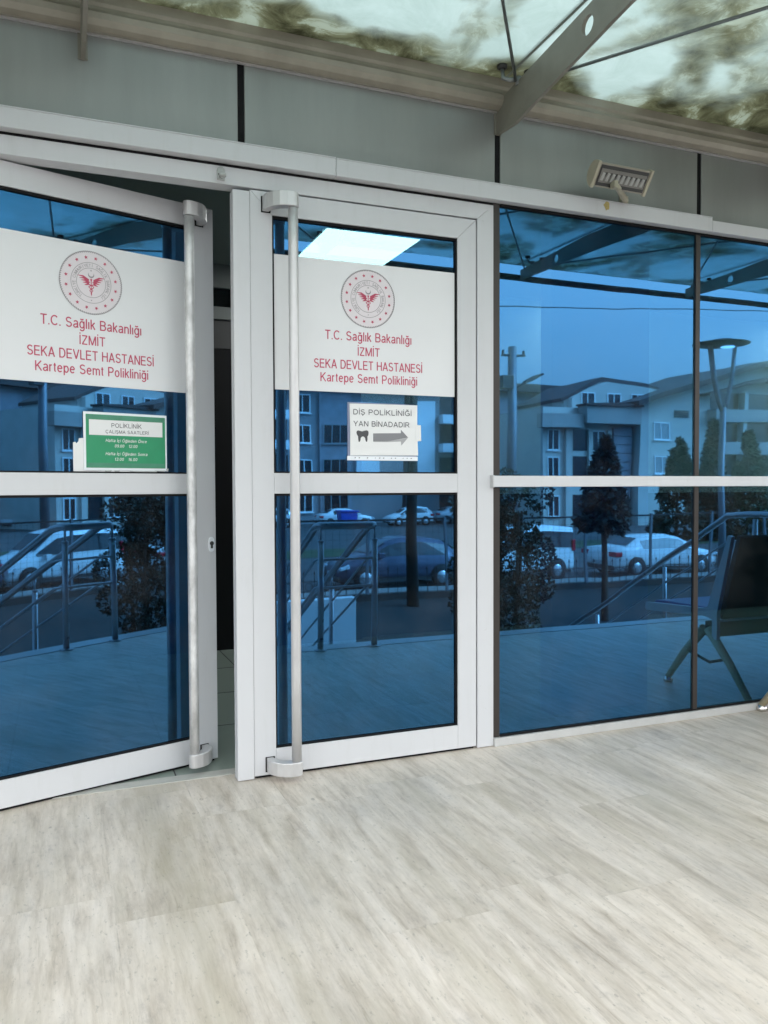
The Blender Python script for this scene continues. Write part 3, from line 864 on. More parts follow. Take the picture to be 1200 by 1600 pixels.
def leaf(loc, rz, sg, label, extra_label, scuffed, dx):
    """one leaf; t runs from the hinge (0) to the meeting edge (W). sg=-1: hinge on the right. dx(X): decal x of the closed right leaf -> local x."""
    d = thing('glass_door', label, 'door', loc, rz, None)
    X = lambda t: sg * t
    ts, tm = W - 0.084, 0.088            # glass from tm to ts
    mbf = MB()
    def rect(t0, t1, z0, z1, y0, y1, m=mbf):
        m.box(min(X(t0), X(t1)), max(X(t0), X(t1)), y0, y1, z0, z1)
    def poly(pts, y0, y1):
        q = [(X(t), z) for t, z in pts]
        if sg > 0: q = q[::-1]
        mbf.prism(q, y0, y1)
    g = 0.0003
    poly([(0.003, 2.205), (0.003, 0.012), (tm, 0.012), (tm, 2.121)], 0, 0.058)
    poly([(W, 2.205), (W, 0.012), (ts, 0.012), (ts, 2.121)], 0, 0.058)
    poly([(0.003 + g * 3, 2.205), (tm + g, 2.1215), (ts - g, 2.1215), (W - g * 3, 2.205)], 0.0004, 0.058)
    rect(tm + g, ts - g, 0.012, 0.109, 0.0004, 0.058)
    rect(tm + g, ts - g, 1.080, 1.158, 0.0004, 0.058)
    d_frame = mbf.build('door_rails', M['white'], d, False, bevel=0.0012)
    mb = MB()
    for z0, z1 in ((0.109, 1.080), (1.158, 2.121)):
        rect(tm, tm + 0.007, z0, z1, 0.006, 0.024, mb); rect(ts - 0.007, ts, z0, z1, 0.006, 0.024, mb)
        rect(tm + 0.007, ts - 0.007, z0, z0 + 0.006, 0.006, 0.024, mb); rect(tm + 0.007, ts - 0.007, z1 - 0.009, z1, 0.006, 0.024, mb)
    mb.build('glazing_gasket', M['black'], d, False)
    for z0, z1 in ((0.109, 1.080), (1.158, 2.121)):
        mb = MB(); mb.pane(min(X(tm + 0.002), X(ts - 0.002)), max(X(tm + 0.002), X(ts - 0.002)), 0.016, 0.024, z0 + 0.002, z1 - 0.002)
        mb.build('glass_pane', [M['glass'], M['clear_back']], d, False)
    mb = MB(); rect(0.01, W - 0.01, 0.001, 0.012, 0.012, 0.05, mb); mb.build('brush_strip', M['black'], d, False)
    if sg < 0:
        mb = MB(); rect(W + 0.001, W + 0.064, 0.0035, 2.198, -0.003, 0.050, mb)
        mb.build('meeting_stile', M['white'], d, False, bevel=0.002)
        mb = MB(); rect(W - 0.0005, W + 0.0015, 0.012, 2.197, 0.002, 0.05, mb); mb.build('stile_seam', M['dark_part'], d, False)
    # pull handle
    tp, yp = 0.806, -0.082
    mb = MB(); mb.tube([(X(tp), yp, z) for z in (0.062, 0.4, 0.8, 1.2, 1.6, 2.0, 2.128)], 0.0185, 20)
    h = mb.build('pull_handle', M['scuffed'] if scuffed else M['steel'], d, False)
    for z0, z1 in ((2.130, 2.184), (0.027, 0.079)):
        outl = [(0.902, 0.0), (0.902, -0.034), (0.896, -0.052), (0.879, -0.076), (0.858, -0.094), (0.832, -0.103), (0.806, -0.1035)]
        for k in range(1, 9):
            a = -math.pi / 2 - math.pi * k / 8
            outl.append((0.806 + 0.0215 * math.cos(a), yp + 0.0215 * math.sin(a)))
        outl += [(0.822, -0.062), (0.846, -0.052), (0.866, -0.034), (0.874, -0.016), (0.876, 0.0)]
        q = [(X(t), y) for t, y in outl]
        if sg < 0: q = q[::-1]
        mb = MB(); mb.prism(q, z0, z1, 'z')
        mb.build('handle_bracket', M['steel'], h, False, bevel=0.003)
        mb = MB()
        rect(0.870, 0.906, z0 - 0.0035, z1 + 0.002, -0.0016, -0.0002, mb)
        mb.build('bracket_gasket', M['black'], h, False)
    # white vinyl banner on the upper pane
    mb = MB(); rect(tm + 0.008, ts - 0.0075, 1.4745, 1.982, 0.0125, 0.0145, mb)
    ban = mb.build('vinyl_banner', M['vinyl'], d, False)
    ban['label'] = extra_label
    cx = dx(1.1445)
    mb = MB(); emblem(mb, cx, 1.8445, 0.1135, 0.0119)
    mb.build('round_emblem', [M['grey_ink'], M['red'], M['pink_ink']], ban, False)
    mb = MB()
    put_text(mb, 'T.C. Sağlık Bakanlığı', dx(0.966), dx(1.330), 1.677, 0.0355, 0.0118)
    put_text(mb, 'İZMİT', dx(1.0995), dx(1.1925), 1.620, 0.0335, 0.0118)
    put_text(mb, 'SEKA DEVLET HASTANESİ', dx(0.9205), dx(1.3775), 1.5655, 0.0345, 0.0118)
    put_text(mb, 'Kartepe Semt Polikliniği', dx(0.946), dx(1.355), 1.5135, 0.0345, 0.0118)
    mb.build('lettering', M['red'], ban, False)
    return d

right_leaf = leaf((1.621, 0, 0), 0.0, -1, 'closed glass door with the arrow paper on its pane', 'white banner with emblem and crimson lettering', False,
                  lambda x: x - 1.621)
AL = R(17.3)
hinge = (0.583 - W * math.cos(R(17.6)), 0.275 - W * math.sin(R(17.6)), 0)
left_leaf = leaf(hinge, AL, 1, 'glass door standing ajar inwards with the green hours notice on it', 'white banner with emblem and crimson lettering', True,
                 lambda x: x - 1.1445 + W - 0.4805)
# cylinder lock on the ajar leaf
mb = MB()
pts = []
for k in range(20):
    t = 2 * math.pi * k / 20
    pts.append((W - 0.021 + 0.0135 * math.cos(t), 0.877 + 0.030 * math.copysign(abs(math.sin(t)) ** 0.6, math.sin(t))))
mb.prism(pts, -0.005, 0.001)
lk = mb.build('lock_plate', M['sleeve_strip'], left_leaf, False, bevel=0.001)
mb = MB()
mb.lathe([(0.0085, -0.0055), (0.0085, -0.0075), (0.006, -0.008)], (W - 0.021, 0, 0.882), 'y', 16)
mb.box(W - 0.0255, W - 0.0165, -0.0072, -0.005, 0.862, 0.880)
mb.build('keyhole', M['dark_part'], lk, False)

# ------------------------------------------------------------------ signs taped to the leaves
hs = thing('opening_hours_sign', 'green and white clinic hours notice taped low on the ajar door', 'sign', hinge, AL)
L = lambda s: W + s
mb = MB()
mb.prism([(L(-0.553), 1.163), (L(-0.553), 1.268), (L(-0.545), 1.270), (L(-0.541), 1.264), (L(-0.534), 1.272), (L(-0.532), 1.283), (L(-0.515), 1.285),
          (L(-0.480), 1.262), (L(-0.30), 1.20), (L(-0.236), 1.19), (L(-0.234), 1.172), (L(-0.35), 1.163)], 0.0135, 0.0152)
mb.build('torn_backing', M['paper'], hs, False)
mb = MB(); mb.box(L(-0.517), L(-0.199), 0.0105, 0.0130, 1.168, 1.381)
board = mb.build('notice_board', M['sleeve_strip'], hs, False, bevel=0.0008)
mb = MB(); mb.box(L(-0.508), L(-0.206), 0.0096, 0.0105, 1.178, 1.372); mb.build('green_sheet', M['green'], board, False)
for za, zb in ((1.354, 1.370), (1.180, 1.196)):
    mb = MB(); mb.box(L(-0.506), L(-0.208), 0.0091, 0.0096, za, zb); mb.build('faded_edge', M['green_faded'], board, False)
mb = MB(); mb.box(L(-0.497), L(-0.217), 0.0088, 0.0093, 1.297, 1.353); mb.build('title_strip', M['paper'], board, False)
mb = MB()
put_text(mb, 'POLİKLİNİK', L(-0.415), L(-0.300), 1.3265, 0.0155, 0.0083)
put_text(mb, 'ÇALIŞMA SAATLERİ', L(-0.437), L(-0.272), 1.305, 0.0120, 0.0083)
mb.build('dark_lettering', M['ink'], board, False)
mb = MB()
put_text(mb, 'Hafta İçi Öğleden Önce', L(-0.437), L(-0.281), 1.273, 0.0112, 0.0090, 0.2)
put_text(mb, '09.00   12.00', L(-0.404), L(-0.318), 1.2535, 0.0112, 0.0090, 0.2)
put_text(mb, 'Hafta İçi Öğleden Sonra', L(-0.438), L(-0.279), 1.2245, 0.0112, 0.0090, 0.2)
put_text(mb, '13.00   16.00', L(-0.405), L(-0.319), 1.2045, 0.0112, 0.0090, 0.2)
mb.build('white_lettering', M['paper'], board, False)
mb = MB()
for s0, s1, z0, z1 in ((-0.44, -0.416, 1.162, 1.169), (-0.405, -0.385, 1.163, 1.1685), (-0.345, -0.24, 1.161, 1.168), (-0.25, -0.205, 1.166, 1.1705), (-0.205, -0.193, 1.166, 1.178)):
    mb.prism([(L(s0), z1 - 0.001), (L(s0 + 0.004), z0 + 0.001), (L(s1 - 0.003), z0), (L(s1), z1)], 0.0092, 0.0135)
mb.build('tape_scrap', M['clear_plastic'], hs, False)

ds = thing('direction_sign', 'white paper with grey arrow and tooth taped to the closed door', 'sign', (1.21, 0.01, 1.21))
mb = MB(); mb.prism([(1.056, 1.213), (1.0565, 1.437), (1.30, 1.436), (1.352, 1.4345), (1.352, 1.213)], 0.0132, 0.0145)
mb.build('plastic_sleeve', M['sleeve'], ds)
mb = MB(); mb.prism([(1.066, 1.228), (1.0665, 1.330), (1.0645, 1.431), (1.16, 1.4325), (1.355, 1.4335), (1.3545, 1.33), (1.358, 1.231)], 0.0105, 0.0125)
sheet = mb.build('paper_sheet', M['paper'], ds)
mb = MB(); mb.box(1.053, 1.356, 0.009, 0.0125, 1.209, 1.2265); st_ = mb.build('punched_strip', M['sleeve_strip'], ds, bevel=0.001)
mb = MB()
rs = random.Random(5)
for k in range(15):
    x = 1.083 + k * 0.0172
    if k in (2, 4, 8, 11): continue
    w = 0.002 + 0.003 * rs.random()
    mb = MB(); mb.prism([(x, 1.2175), (x + w, 1.2175), (x + w + 0.0015, 1.2205 + 0.001 * rs.random()), (x + 0.001, 1.2205)], 0.0084, 0.009)
    mb.build('punch_hole', M['ink'], st_)
mb = MB(); mb.prism([(1.345, 1.288), (1.346, 1.355), (1.370, 1.3535), (1.3715, 1.290)], 0.0094, 0.0104); mb.build('tape_strip', M['paper'], ds)
mb = MB()
put_text(mb, 'DİŞ POLİKLİNİĞİ', 1.079, 1.329, 1.3895, 0.0205, 0.0100, 0, 0.16)
put_text(mb, 'YAN BİNADADIR', 1.080, 1.320, 1.3435, 0.0205, 0.0100, 0, 0.16)
mb.build('lettering', M['sign_ink'], sheet)
mb = MB()
mb.mat(0)
mb.prism([(1.1625, 1.284), (1.1625, 1.3165), (1.282, 1.320), (1.282, 1.334), (1.3135, 1.303), (1.228, 1.2865)], 0.0098, 0.0104)
mb.mat(1)
mb.prism([(1.1630, 1.2835), (1.228, 1.2860), (1.3130, 1.3022), (1.284, 1.270), (1.282, 1.2865), (1.222, 1.2835)], 0.0098, 0.0104)
mb.build('arrow', [M['arrow_grey'], M['arrow_light']], sheet)
mb = MB()
tooth = [(1.092, 1.318), (1.094, 1.325), (1.100, 1.327), (1.108, 1.325), (1.116, 1.3235), (1.125, 1.326), (1.134, 1.328), (1.141, 1.326), (1.1435, 1.319), (1.142, 1.310), (1.138, 1.303),
         (1.1385, 1.293), (1.137, 1.2835), (1.133, 1.282), (1.130, 1.288), (1.128, 1.298), (1.122, 1.3035), (1.115, 1.303), (1.110, 1.298), (1.1085, 1.288), (1.105, 1.2815), (1.101, 1.283), (1.0995, 1.293), (1.099, 1.303), (1.094, 1.311)]
mb.prism(tooth[::-1], 0.0098, 0.0104); mb.build('tooth_symbol', M['ink'], sheet)

# ------------------------------------------------------------------ the blue shopfront window to the right of the doors
win = thing('shopfront_window', 'wide blue mirrored shopfront window right of the doors', 'window', (1.7, 0.03, 0))
edges = [1.716, 2.795, 3.875, 4.95, 6.03, 7.1, 8.18]
for a, b in zip(edges[:-1], edges[1:]):
    for z0, z1 in ((0.036, 1.102), (1.150, 2.285)):
        mb = MB(); mb.pane(a, b - 0.002, 0.010, 0.018, z0, z1)
        mb.build('glass_pane', [M['glass'], M['clear_back']], win)
for i, a in enumerate(edges):
    w = 0.013 if i else 0.0155
    mb = MB(); mb.box(a - w, a + w, 0.001, 0.0098, 0.037, 1.101); mb.box(a - w, a + w, 0.001, 0.0098, 1.151, 2.286)
    mb.build('mullion', M['brown_gasket'], win, bevel=0.001)
mb = MB(); mb.box(1.689, 8.2, -0.024, 0.008, 1.1025, 1.1495); rail = mb.build('middle_rail', M['white'], win, bevel=0.002)
mb = MB(); mb.box(1.6855, 1.689, -0.026, 0.006, 1.100, 1.152); mb.build('end_cap', M['steel'], rail)
mb = MB(); mb.box(1.7015, 8.2, -0.012, 0.05, 0.0005, 0.036); mb.build('window_sill', M['sill'], win, bevel=0.002)
mb = MB(); mb.box(1.735, 8.2, -0.001, 0.0095, 0.0365, 0.0445); mb.box(1.735, 8.2, -0.001, 0.0095, 2.276, 2.2855)
mb.build('glazing_gasket', M['black'], win)
win2 = thing('shopfront_window', 'blue mirrored shopfront window left of the ajar door', 'window', (-0.4, 0.03, 0))
mb = MB(); mb.pane(-4.0, -0.389, 0.010, 0.018, 0.036, 2.285); mb.build('glass_pane', [M['glass'], M['clear_back']], win2)
mb = MB(); mb.box(-4.0, -0.388, -0.012, 0.05, 0.0005, 0.036); mb.build('window_sill', M['sill'], win2)
mb = MB(); mb.box(-4.0, -0.388, -0.024, 0.008, 1.1025, 1.1495); mb.build('middle_rail', M['white'], win2)
mb = MB()
for a in (-0.4, -1.5, -2.6, -3.7):
    mb = MB(); mb.box(a - 0.013, a + 0.013, 0.001, 0.0098, 0.037, 1.101); mb.box(a - 0.013, a + 0.013, 0.001, 0.0098, 1.151, 2.286); mb.build('mullion', M['brown_gasket'], win2)


# ------------------------------------------------------------------ inside: ceiling lights and the inner screen
def ceiling_light(x, y, label, hx=0.305):
    c = thing('ceiling_light', label, 'ceiling light', (x, y, 2.6))
    mb = MB(); mb.box(x - hx, x + hx, y - 0.305, y + 0.305, 2.588, 2.599); mb.build('light_frame', M['int_wall'], c)
    mb = MB(); mb.box(x - hx + 0.013, x + hx - 0.013, y - 0.298, y + 0.298, 2.584, 2.5875); mb.build('diffuser', M['led'], c)
    return c
ceiling_light(1.742, 1.765, 'bright square ceiling panel seen through the top of the closed door')
ceiling_light(3.88, 2.2, 'added slim ceiling panel hidden behind the violet pillar to brighten the wall', 0.20)  # added lamp, hidden by the pillar, to brighten the partition wall
ceiling_light(7.2, 2.15, 'added square ceiling panel out of view in the far right corner')  # extra unseen lamp that brightens the wall behind the window
ceiling_light(6.45, 2.15, 'added square ceiling panel out of view beyond the bench, nearest the back wall')  # added out of view to lift the wall's glow through the glass
ceiling_light(6.45, 1.25, 'added square ceiling panel out of view beyond the bench, nearest the window')  # another added lamp out of view, lighting the same wall

sc_ = thing('inner_screen', 'dark inner glass screen seen through the open door gap', 'screen', (0.5, 2.5, 0))
mb = MB(); mb.box(-3.9, 2.04, 2.48, 2.55, 2.236, 2.318); mb.box(-3.9, 2.04, 2.47, 2.56, 2.442, 2.599); mb.build('screen_rail', M['screen_grey'], sc_)
mb = MB(); mb.box(-3.9, 2.04, 2.50, 2.51, 2.318, 2.442); mb.build('transom_pane', M['dark_glass'], sc_)
mb = MB(); mb.box(-3.9, 2.04, 2.50, 2.53, 2.043, 2.236); mb.build('shutter_box', M['dark_part'], sc_)
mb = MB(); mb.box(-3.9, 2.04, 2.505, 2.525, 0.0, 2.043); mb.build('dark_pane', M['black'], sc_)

# ------------------------------------------------------------------ glass canopy over the terrace
can = thing('glass_canopy', 'dirty glass canopy on taupe steel beams over the entrance', 'canopy', (1.7, -0.1, 2.6))
# gutter along the wall: a pressed profile with a rounded lip
prof = [(0.0, 2.660), (-0.030, 2.655), (-0.052, 2.664), (-0.066, 2.681), (-0.070, 2.700), (-0.062, 2.712), (-0.060, 2.724), (-0.066, 2.734), (-0.066, 2.7665), (-0.058, 2.7685), (0.0, 2.7685)]
mb = MB(); mb.prism(prof, -3.9, 8.9, 'x'); g_ = mb.build('gutter', M['taupe_light'], can)
mb = MB(); mb.box(-3.9, 8.9, -0.012, -0.001, 2.652, 2.659); mb.build('gutter_flashing', M['steel'], g_)
BEAMS = [0.100 + 1.6185 * k for k in range(-2, 6)]
low = [(0.0, 2.565), (-0.15, 2.552), (-0.33, 2.578), (-0.84, 2.642), (-1.6, 2.682), (-2.43, 2.700)]
top = [(-2.43, 2.775), (-1.6, 2.800), (-0.66, 2.757), (-0.117, 2.704), (0.0, 2.690)]
def interp(tab, y):
    for (ya, za), (yb, zb) in zip(tab[:-1], tab[1:]):
        if min(ya, yb) <= y <= max(ya, yb):
            return za + (zb - za) * (y - ya) / (yb - ya)
    return tab[-1][1]
def beam_mesh(x):
    """a plate with two round holes, as top and bottom chains stitched round the holes."""
    mb = MB()
    th = 0.007
    holes = [(-0.628, 2.688, 0.033), (-1.95, 2.737, 0.033)]
    ys = [0.0, -0.06, -0.117, -0.15, -0.33, -0.5]
    segs = []
    for (hy, hz, hr) in holes:
        hys = [hy + hr * math.cos(math.pi * k / 12) for k in range(13)]
        segs.append((hy, hz, hr, hys))
    cuts = sorted(set([0.0, -0.117, -0.15, -0.33, -0.5, -0.66, -0.84, -1.2, -1.6, -1.8, -2.1, -2.43] + [round(v, 5) for s in segs for v in s[3]]), reverse=True)
    def band(y):
        for hy, hz, hr, _ in segs:
            if abs(y - hy) <= hr + 1e-6:
                h = math.sqrt(max(0.0, hr * hr - (y - hy) ** 2))
                return hz, h
        return None
    for ya, yb in zip(cuts[:-1], cuts[1:]):
        la, lb = interp(low, ya), interp(low, yb)
        ta, tb = interp(top, ya), interp(top, yb)
        mid = band((ya + yb) / 2)
        if mid is None:
            quads = [((ya, la), (yb, lb), (yb, tb), (ya, ta))]
        else:
            hz = mid[0]
            ha = band(ya)[1] if band(ya) else 0.0
            hb = band(yb)[1] if band(yb) else 0.0
            quads = [((ya, la), (yb, lb), (yb, hz - hb), (ya, hz - ha)), ((ya, hz + ha), (yb, hz + hb), (yb, tb), (ya, ta))]
        for q in quads:
            mb.add([(x - th, p[0], p[1]) for p in q] + [(x + th, p[0], p[1]) for p in q],
                   [(0, 1, 2, 3), (7, 6, 5, 4), (0, 4, 5, 1), (2, 6, 7, 3)])
    mb.box(x - 0.016, x + 0.016, -0.006, -0.0005, 2.566, 2.652)
    return mb
zg = lambda y: 2.768 - 0.0255 * y           # underside of the glass
def fitting(x, y, parent):
    """spider arm with a glass clamp on each side of the beam."""
    zt = interp(top, y)
    mb = MB()
    mb.tube([(x, y, zt - 0.015), (x, y, zt + 0.018)], 0.013, 10)
    for s in (-1, 1):
        mb.tube([(x, y, zt + 0.010), (x + s * 0.035, y + 0.010, zt + 0.004), (x + s * 0.058, y + 0.022, zt + 0.012), (x + s * 0.062, y + 0.024, zg(y) - 0.012)], [0.011, 0.009, 0.009, 0.007], 10)
    arm = mb.build('glass_fitting', M['rod'], parent)
    for s in (-1, 1):
        mb = MB(); mb.lathe([(0.008, -0.016), (0.019, -0.014), (0.021, -0.006), (0.021, -0.001)], (x + s * 0.062, y + 0.024, zg(y)), 'z', 16)
        mb.build('clamp_disc', M['dark_part'], arm)
    return arm
for x in BEAMS:
    b_ = beam_mesh(x).build('beam', M['taupe'], can)
    for y in (-0.17, -1.25, -2.25): fitting(x, y, can)
mb = MB(); mb.tube([(-3.9, -2.455, 2.722), (8.9, -2.455, 2.722)], 0.024, 16); mb.build('front_tube', M['dark_part'], can)
for a, b in zip(BEAMS[:-1], BEAMS[1:]):
    mb = MB()
    ya, yb = -0.045, -2.50
    mb.add([(a + 0.006, ya, zg(ya)), (b - 0.006, ya, zg(ya)), (b - 0.006, yb, zg(yb)), (a + 0.006, yb, zg(yb)),
            (a + 0.006, ya, zg(ya) + 0.012), (b - 0.006, ya, zg(ya) + 0.012), (b - 0.006, yb, zg(yb) + 0.012), (a + 0.006, yb, zg(yb) + 0.012)],
           [(0, 1, 2, 3), (4, 7, 6, 5), (0, 4, 5, 1), (1, 5, 6, 2), (2, 6, 7, 3), (3, 7, 4, 0)])
    mb.build('glass_sheet', M['canopy'], can)
    # crossed tie rods in the bay
    mb = MB(); mb.tube([(a + 0.01, -0.165, 2.700), (b - 0.01, -2.36, 2.770)], 0.0065, 8); mb.build('tie_rod', M['rod'], can)
    mb = MB(); mb.tube([(b - 0.01, -0.165, 2.712), (a + 0.01, -2.36, 2.782)], 0.0065, 8); mb.build('tie_rod', M['rod'], can)
for x in BEAMS:
    mb = MB(); mb.add([(x - 0.006, -0.045, zg(-0.045)), (x + 0.006, -0.045, zg(-0.045)), (x + 0.006, -2.5, zg(-2.5)), (x - 0.006, -2.5, zg(-2.5)),
                       (x - 0.006, -0.045, zg(-0.045) + 0.01), (x + 0.006, -0.045, zg(-0.045) + 0.01), (x + 0.006, -2.5, zg(-2.5) + 0.01), (x - 0.006, -2.5, zg(-2.5) + 0.01)],
                      [(0, 1, 2, 3), (4, 7, 6, 5), (0, 4, 5, 1), (1, 5, 6, 2), (2, 6, 7, 3), (3, 7, 4, 0)])
    mb.build('silicone_joint', M['seal'], can)

# ------------------------------------------------------------------ floodlight on the header
fl = thing('floodlight', 'small beige floodlight on the header above the window', 'lamp', (2.245, -0.03, 2.352))
cxf, cyf, czf = 2.232, -0.155, 2.405
tilt = R(35)                                       # the lens looks down and out
roll = R(0.5)
def FL(u, v, w):
    u, v = u * math.cos(roll) + v * math.sin(roll), (v * math.cos(roll) - u * math.sin(roll)) * 1.15
    return FL0(u, v, w)
def FL0(u, v, w):                                   # u along the lamp, v across the lens, w out of the lens
    return (cxf + u, cyf - w * math.cos(tilt) * 0.9 - v * math.sin(tilt), czf - w * math.sin(tilt) + v * math.cos(tilt))
def fl_box(mb, u0, u1, v0, v1, w0, w1):
    vs = [FL(u, v, w) for w in (w0, w1) for u, v in ((u0, v0), (u1, v0), (u1, v1), (u0, v1))]
    mb.add(vs, [(0, 3, 2, 1), (4, 5, 6, 7), (0, 1, 5, 4), (1, 2, 6, 5), (2, 3, 7, 6), (3, 0, 4, 7)])
mb = MB()
sec = []
for k in range(13):
    a = math.pi * k / 12
    sec.append((0.042 * math.cos(a), -0.052 * math.sin(a) ** 0.8))
sec = [(0.042, 0.004)] + sec + [(-0.042, 0.004)]
n_ = len(sec)
vs = [FL(-0.128, v, w) for v, w in sec] + [FL(0.128, v, w) for v, w in sec]
mb.add(vs, [tuple(range(n_)), tuple(range(2 * n_ - 1, n_ - 1, -1))] + [(i, n_ + i, n_ + (i + 1) % n_, (i + 1) % n_) for i in range(n_)])
mb.build('housing', M['taupe_light'], fl, bevel=0.002)
for s in (-1, 1):
    mb = MB()
    sec2 = [(v * 1.12, w * 1.1 + 0.004) for v, w in sec]
    a_, b_2 = sorted((s * 0.1285, s * 0.143))
    vs = [FL(a_, v, w) for v, w in sec2] + [FL(b_2, v, w) for v, w in sec2]
    mb.add(vs, [tuple(range(n_)), tuple(range(2 * n_ - 1, n_ - 1, -1))] + [(i, n_ + i, n_ + (i + 1) % n_, (i + 1) % n_) for i in range(n_)])
    mb.build('end_cap', M['cream'], fl, bevel=0.002)
mb = MB(); fl_box(mb, -0.122, 0.122, -0.036, 0.036, 0.0045, 0.0075); lp = mb.build('lens_panel', M['dark_part'], fl)
mb = MB(); fl_box(mb, -0.116, 0.116, -0.024, 0.024, 0.0076, 0.0095); mb.build('reflector_tray', M['tray'], lp)
mb = MB()
for k in range(9):
    u = -0.102 + k * 0.0255
    vs = [FL(u - 0.010, -0.018, 0.0097), FL(u + 0.006, -0.018, 0.0097), FL(u + 0.010, 0.010, 0.0097), FL(u - 0.004, 0.012, 0.0097),
          FL(u - 0.007, -0.016, 0.0125), FL(u + 0.004, -0.016, 0.0125), FL(u + 0.007, 0.006, 0.0125), FL(u - 0.003, 0.008, 0.0125)]
    mb.add(vs, [(4, 5, 6, 7), (0, 1, 5, 4), (1, 2, 6, 5), (2, 3, 7, 6), (3, 0, 4, 7)])
mb.build('led_lens', M['lens'], lp)
mb = MB()
for k in range(9):
    u = -0.095 + k * 0.0255
    vs = [FL(u, 0.012, 0.0097), FL(u + 0.013, 0.014, 0.0097), FL(u + 0.004, -0.006, 0.0104)]
    mb.add(vs, [(0, 1, 2)])
mb.build('lens_gap', M['dark_part'], lp)
mb = MB()
mb.tube([(2.205, -0.150, 2.375), (2.235, -0.130, 2.372), (2.290, -0.085, 2.366), (2.345, -0.038, 2.366), (2.362, -0.004, 2.374)], [0.012, 0.013, 0.013, 0.013, 0.012], 10)
mb.box(2.340, 2.386, -0.006, -0.0005, 2.358, 2.40)
mb.box(2.180, 2.198, -0.175, -0.145, 2.356, 2.385)
mb.build('mounting_arm', M['cream'], fl, bevel=0.001)

# ------------------------------------------------------------------ waiting bench in front of the window
be = thing('bench', 'black backed waiting bench with navy seat by the window at right', 'bench', (4.1, -0.35, 0))
BX0, BX1 = 3.235, 5.25
def end_frame(x):
    for (y0, z0, y1, z1) in ((-0.030, 0.030, -0.315, 0.345), (-0.605, 0.030, -0.345, 0.345)):
        mb = MB()
        mb.tube([(x, y0, z0), (x + 0.004, (y0 * 0.55 + y1 * 0.45), z0 * 0.5 + z1 * 0.5 + 0.0), (x + 0.01, y1, z1)], [0.017, 0.021, 0.026], 14)
        l_ = mb.build('leg', M['beige_leg'], be)
        mb = MB(); mb.lathe([(0.022, 0.0), (0.026, 0.006), (0.026, 0.016), (0.020, 0.026), (0.018, 0.030)], (x, y0, 0.001), 'z', 18)
        mb.build('foot_cap', M['chrome'], l_)
    mb = MB(); mb.tube([(x + 0.005, -0.19, 0.205), (x + 0.005, -0.30, 0.17), (x + 0.005, -0.46, 0.205)], 0.008, 8); mb.build('leg_brace', M['dark_part'], be)
    mb = MB()
    mb.prism([(-0.27, 0.30), (-0.27, 0.405), (-0.335, 0.415), (-0.775, 0.385), (-0.79, 0.40), (-0.785, 0.43), (-0.70, 0.437), (-0.33, 0.455), (-0.30, 0.47), (-0.165, 0.85), (-0.14, 0.845), (-0.235, 0.44), (-0.235, 0.30)], x - 0.012, x + 0.012, 'x')
    mb.build('side_frame', M['steel'], be)
end_frame(3.185); end_frame(5.25)
mb = MB(); mb.box(3.198, 5.238, -0.345, -0.275, 0.305, 0.385); mb.build('beam', M['black_mesh'], be, bevel=0.004)
for k in range(3):
    x0 = BX0 + k * 0.672; x1 = x0 + 0.655
    mb = MB(); mb.prism([(-0.285, 0.405), (-0.345, 0.418), (-0.765, 0.402), (-0.785, 0.415), (-0.775, 0.440), (-0.70, 0.446), (-0.345, 0.452), (-0.285, 0.455)], x0, x1, 'x')
    mb.build('seat', M['navy_seat'], be, bevel=0.006)
    mb = MB(); mb.prism([(-0.262, 0.40), (-0.288, 0.41), (-0.285, 0.47), (-0.165, 0.845), (-0.145, 0.850), (-0.138, 0.838), (-0.238, 0.45)], x0, x1, 'x')
    mb.build('backrest', M['black_mesh'], be, bevel=0.004)
mb = MB(); mb.box(3.2, 5.24, -0.262, -0.240, 0.392, 0.402); mb.build('rear_rail', M['steel'], be)

# ------------------------------------------------------------------ steel handrails at the terrace edge (behind the viewer, seen in the glass)
def handrail(label, x, mirrored_x, slope, y0, run):
    h = thing('handrail', label, 'handrail', (x, y0, 0), 0, 'steel handrails beside the entrance steps')
    return h
def descend(x, z, slope, y0, run):
    return [(x, y0, z), (x, y0 - 0.10, z - 0.02), (x, y0 - 0.22, z - 0.02 - slope * 0.12), (x, y0 - run, z - 0.02 - slope * (run - 0.10))]
hr = thing('handrail', 'double steel handrail looping at the terrace edge between the two flights', 'handrail', (1.84, -2.3, 0), 0, 'steel handrails beside the entrance steps')
for x, sl in ((1.64, 0.50), (2.03, 0.50)):
    for k, (yy) in enumerate((-2.20, -3.15, -4.25, -5.35)):
        zb = 0.0 if k == 0 else -sl * (-yy - 2.45) - 0.30
        zt_ = 0.80 if k == 0 else 0.78 - sl * (-yy - 2.30)
        mb = MB(); mb.tube([(x, yy, zb - (0.8 if k else 0)), (x, yy, zt_ - 0.06)], 0.021, 14); mb.tube([(x, yy, zt_ - 0.07), (x, yy, zt_ + 0.03)], 0.008, 10)
        mb.lathe([(0.0225, 0), (0.0225, 0.012), (0.010, 0.018)], (x, yy, zt_ - 0.065), 'z', 14)
        if k == 0: mb.lathe([(0.045, 0.0), (0.045, 0.006), (0.024, 0.012)], (x, yy, 0.0005), 'z', 16)
        mb.build('post', M['rail_steel'], hr)
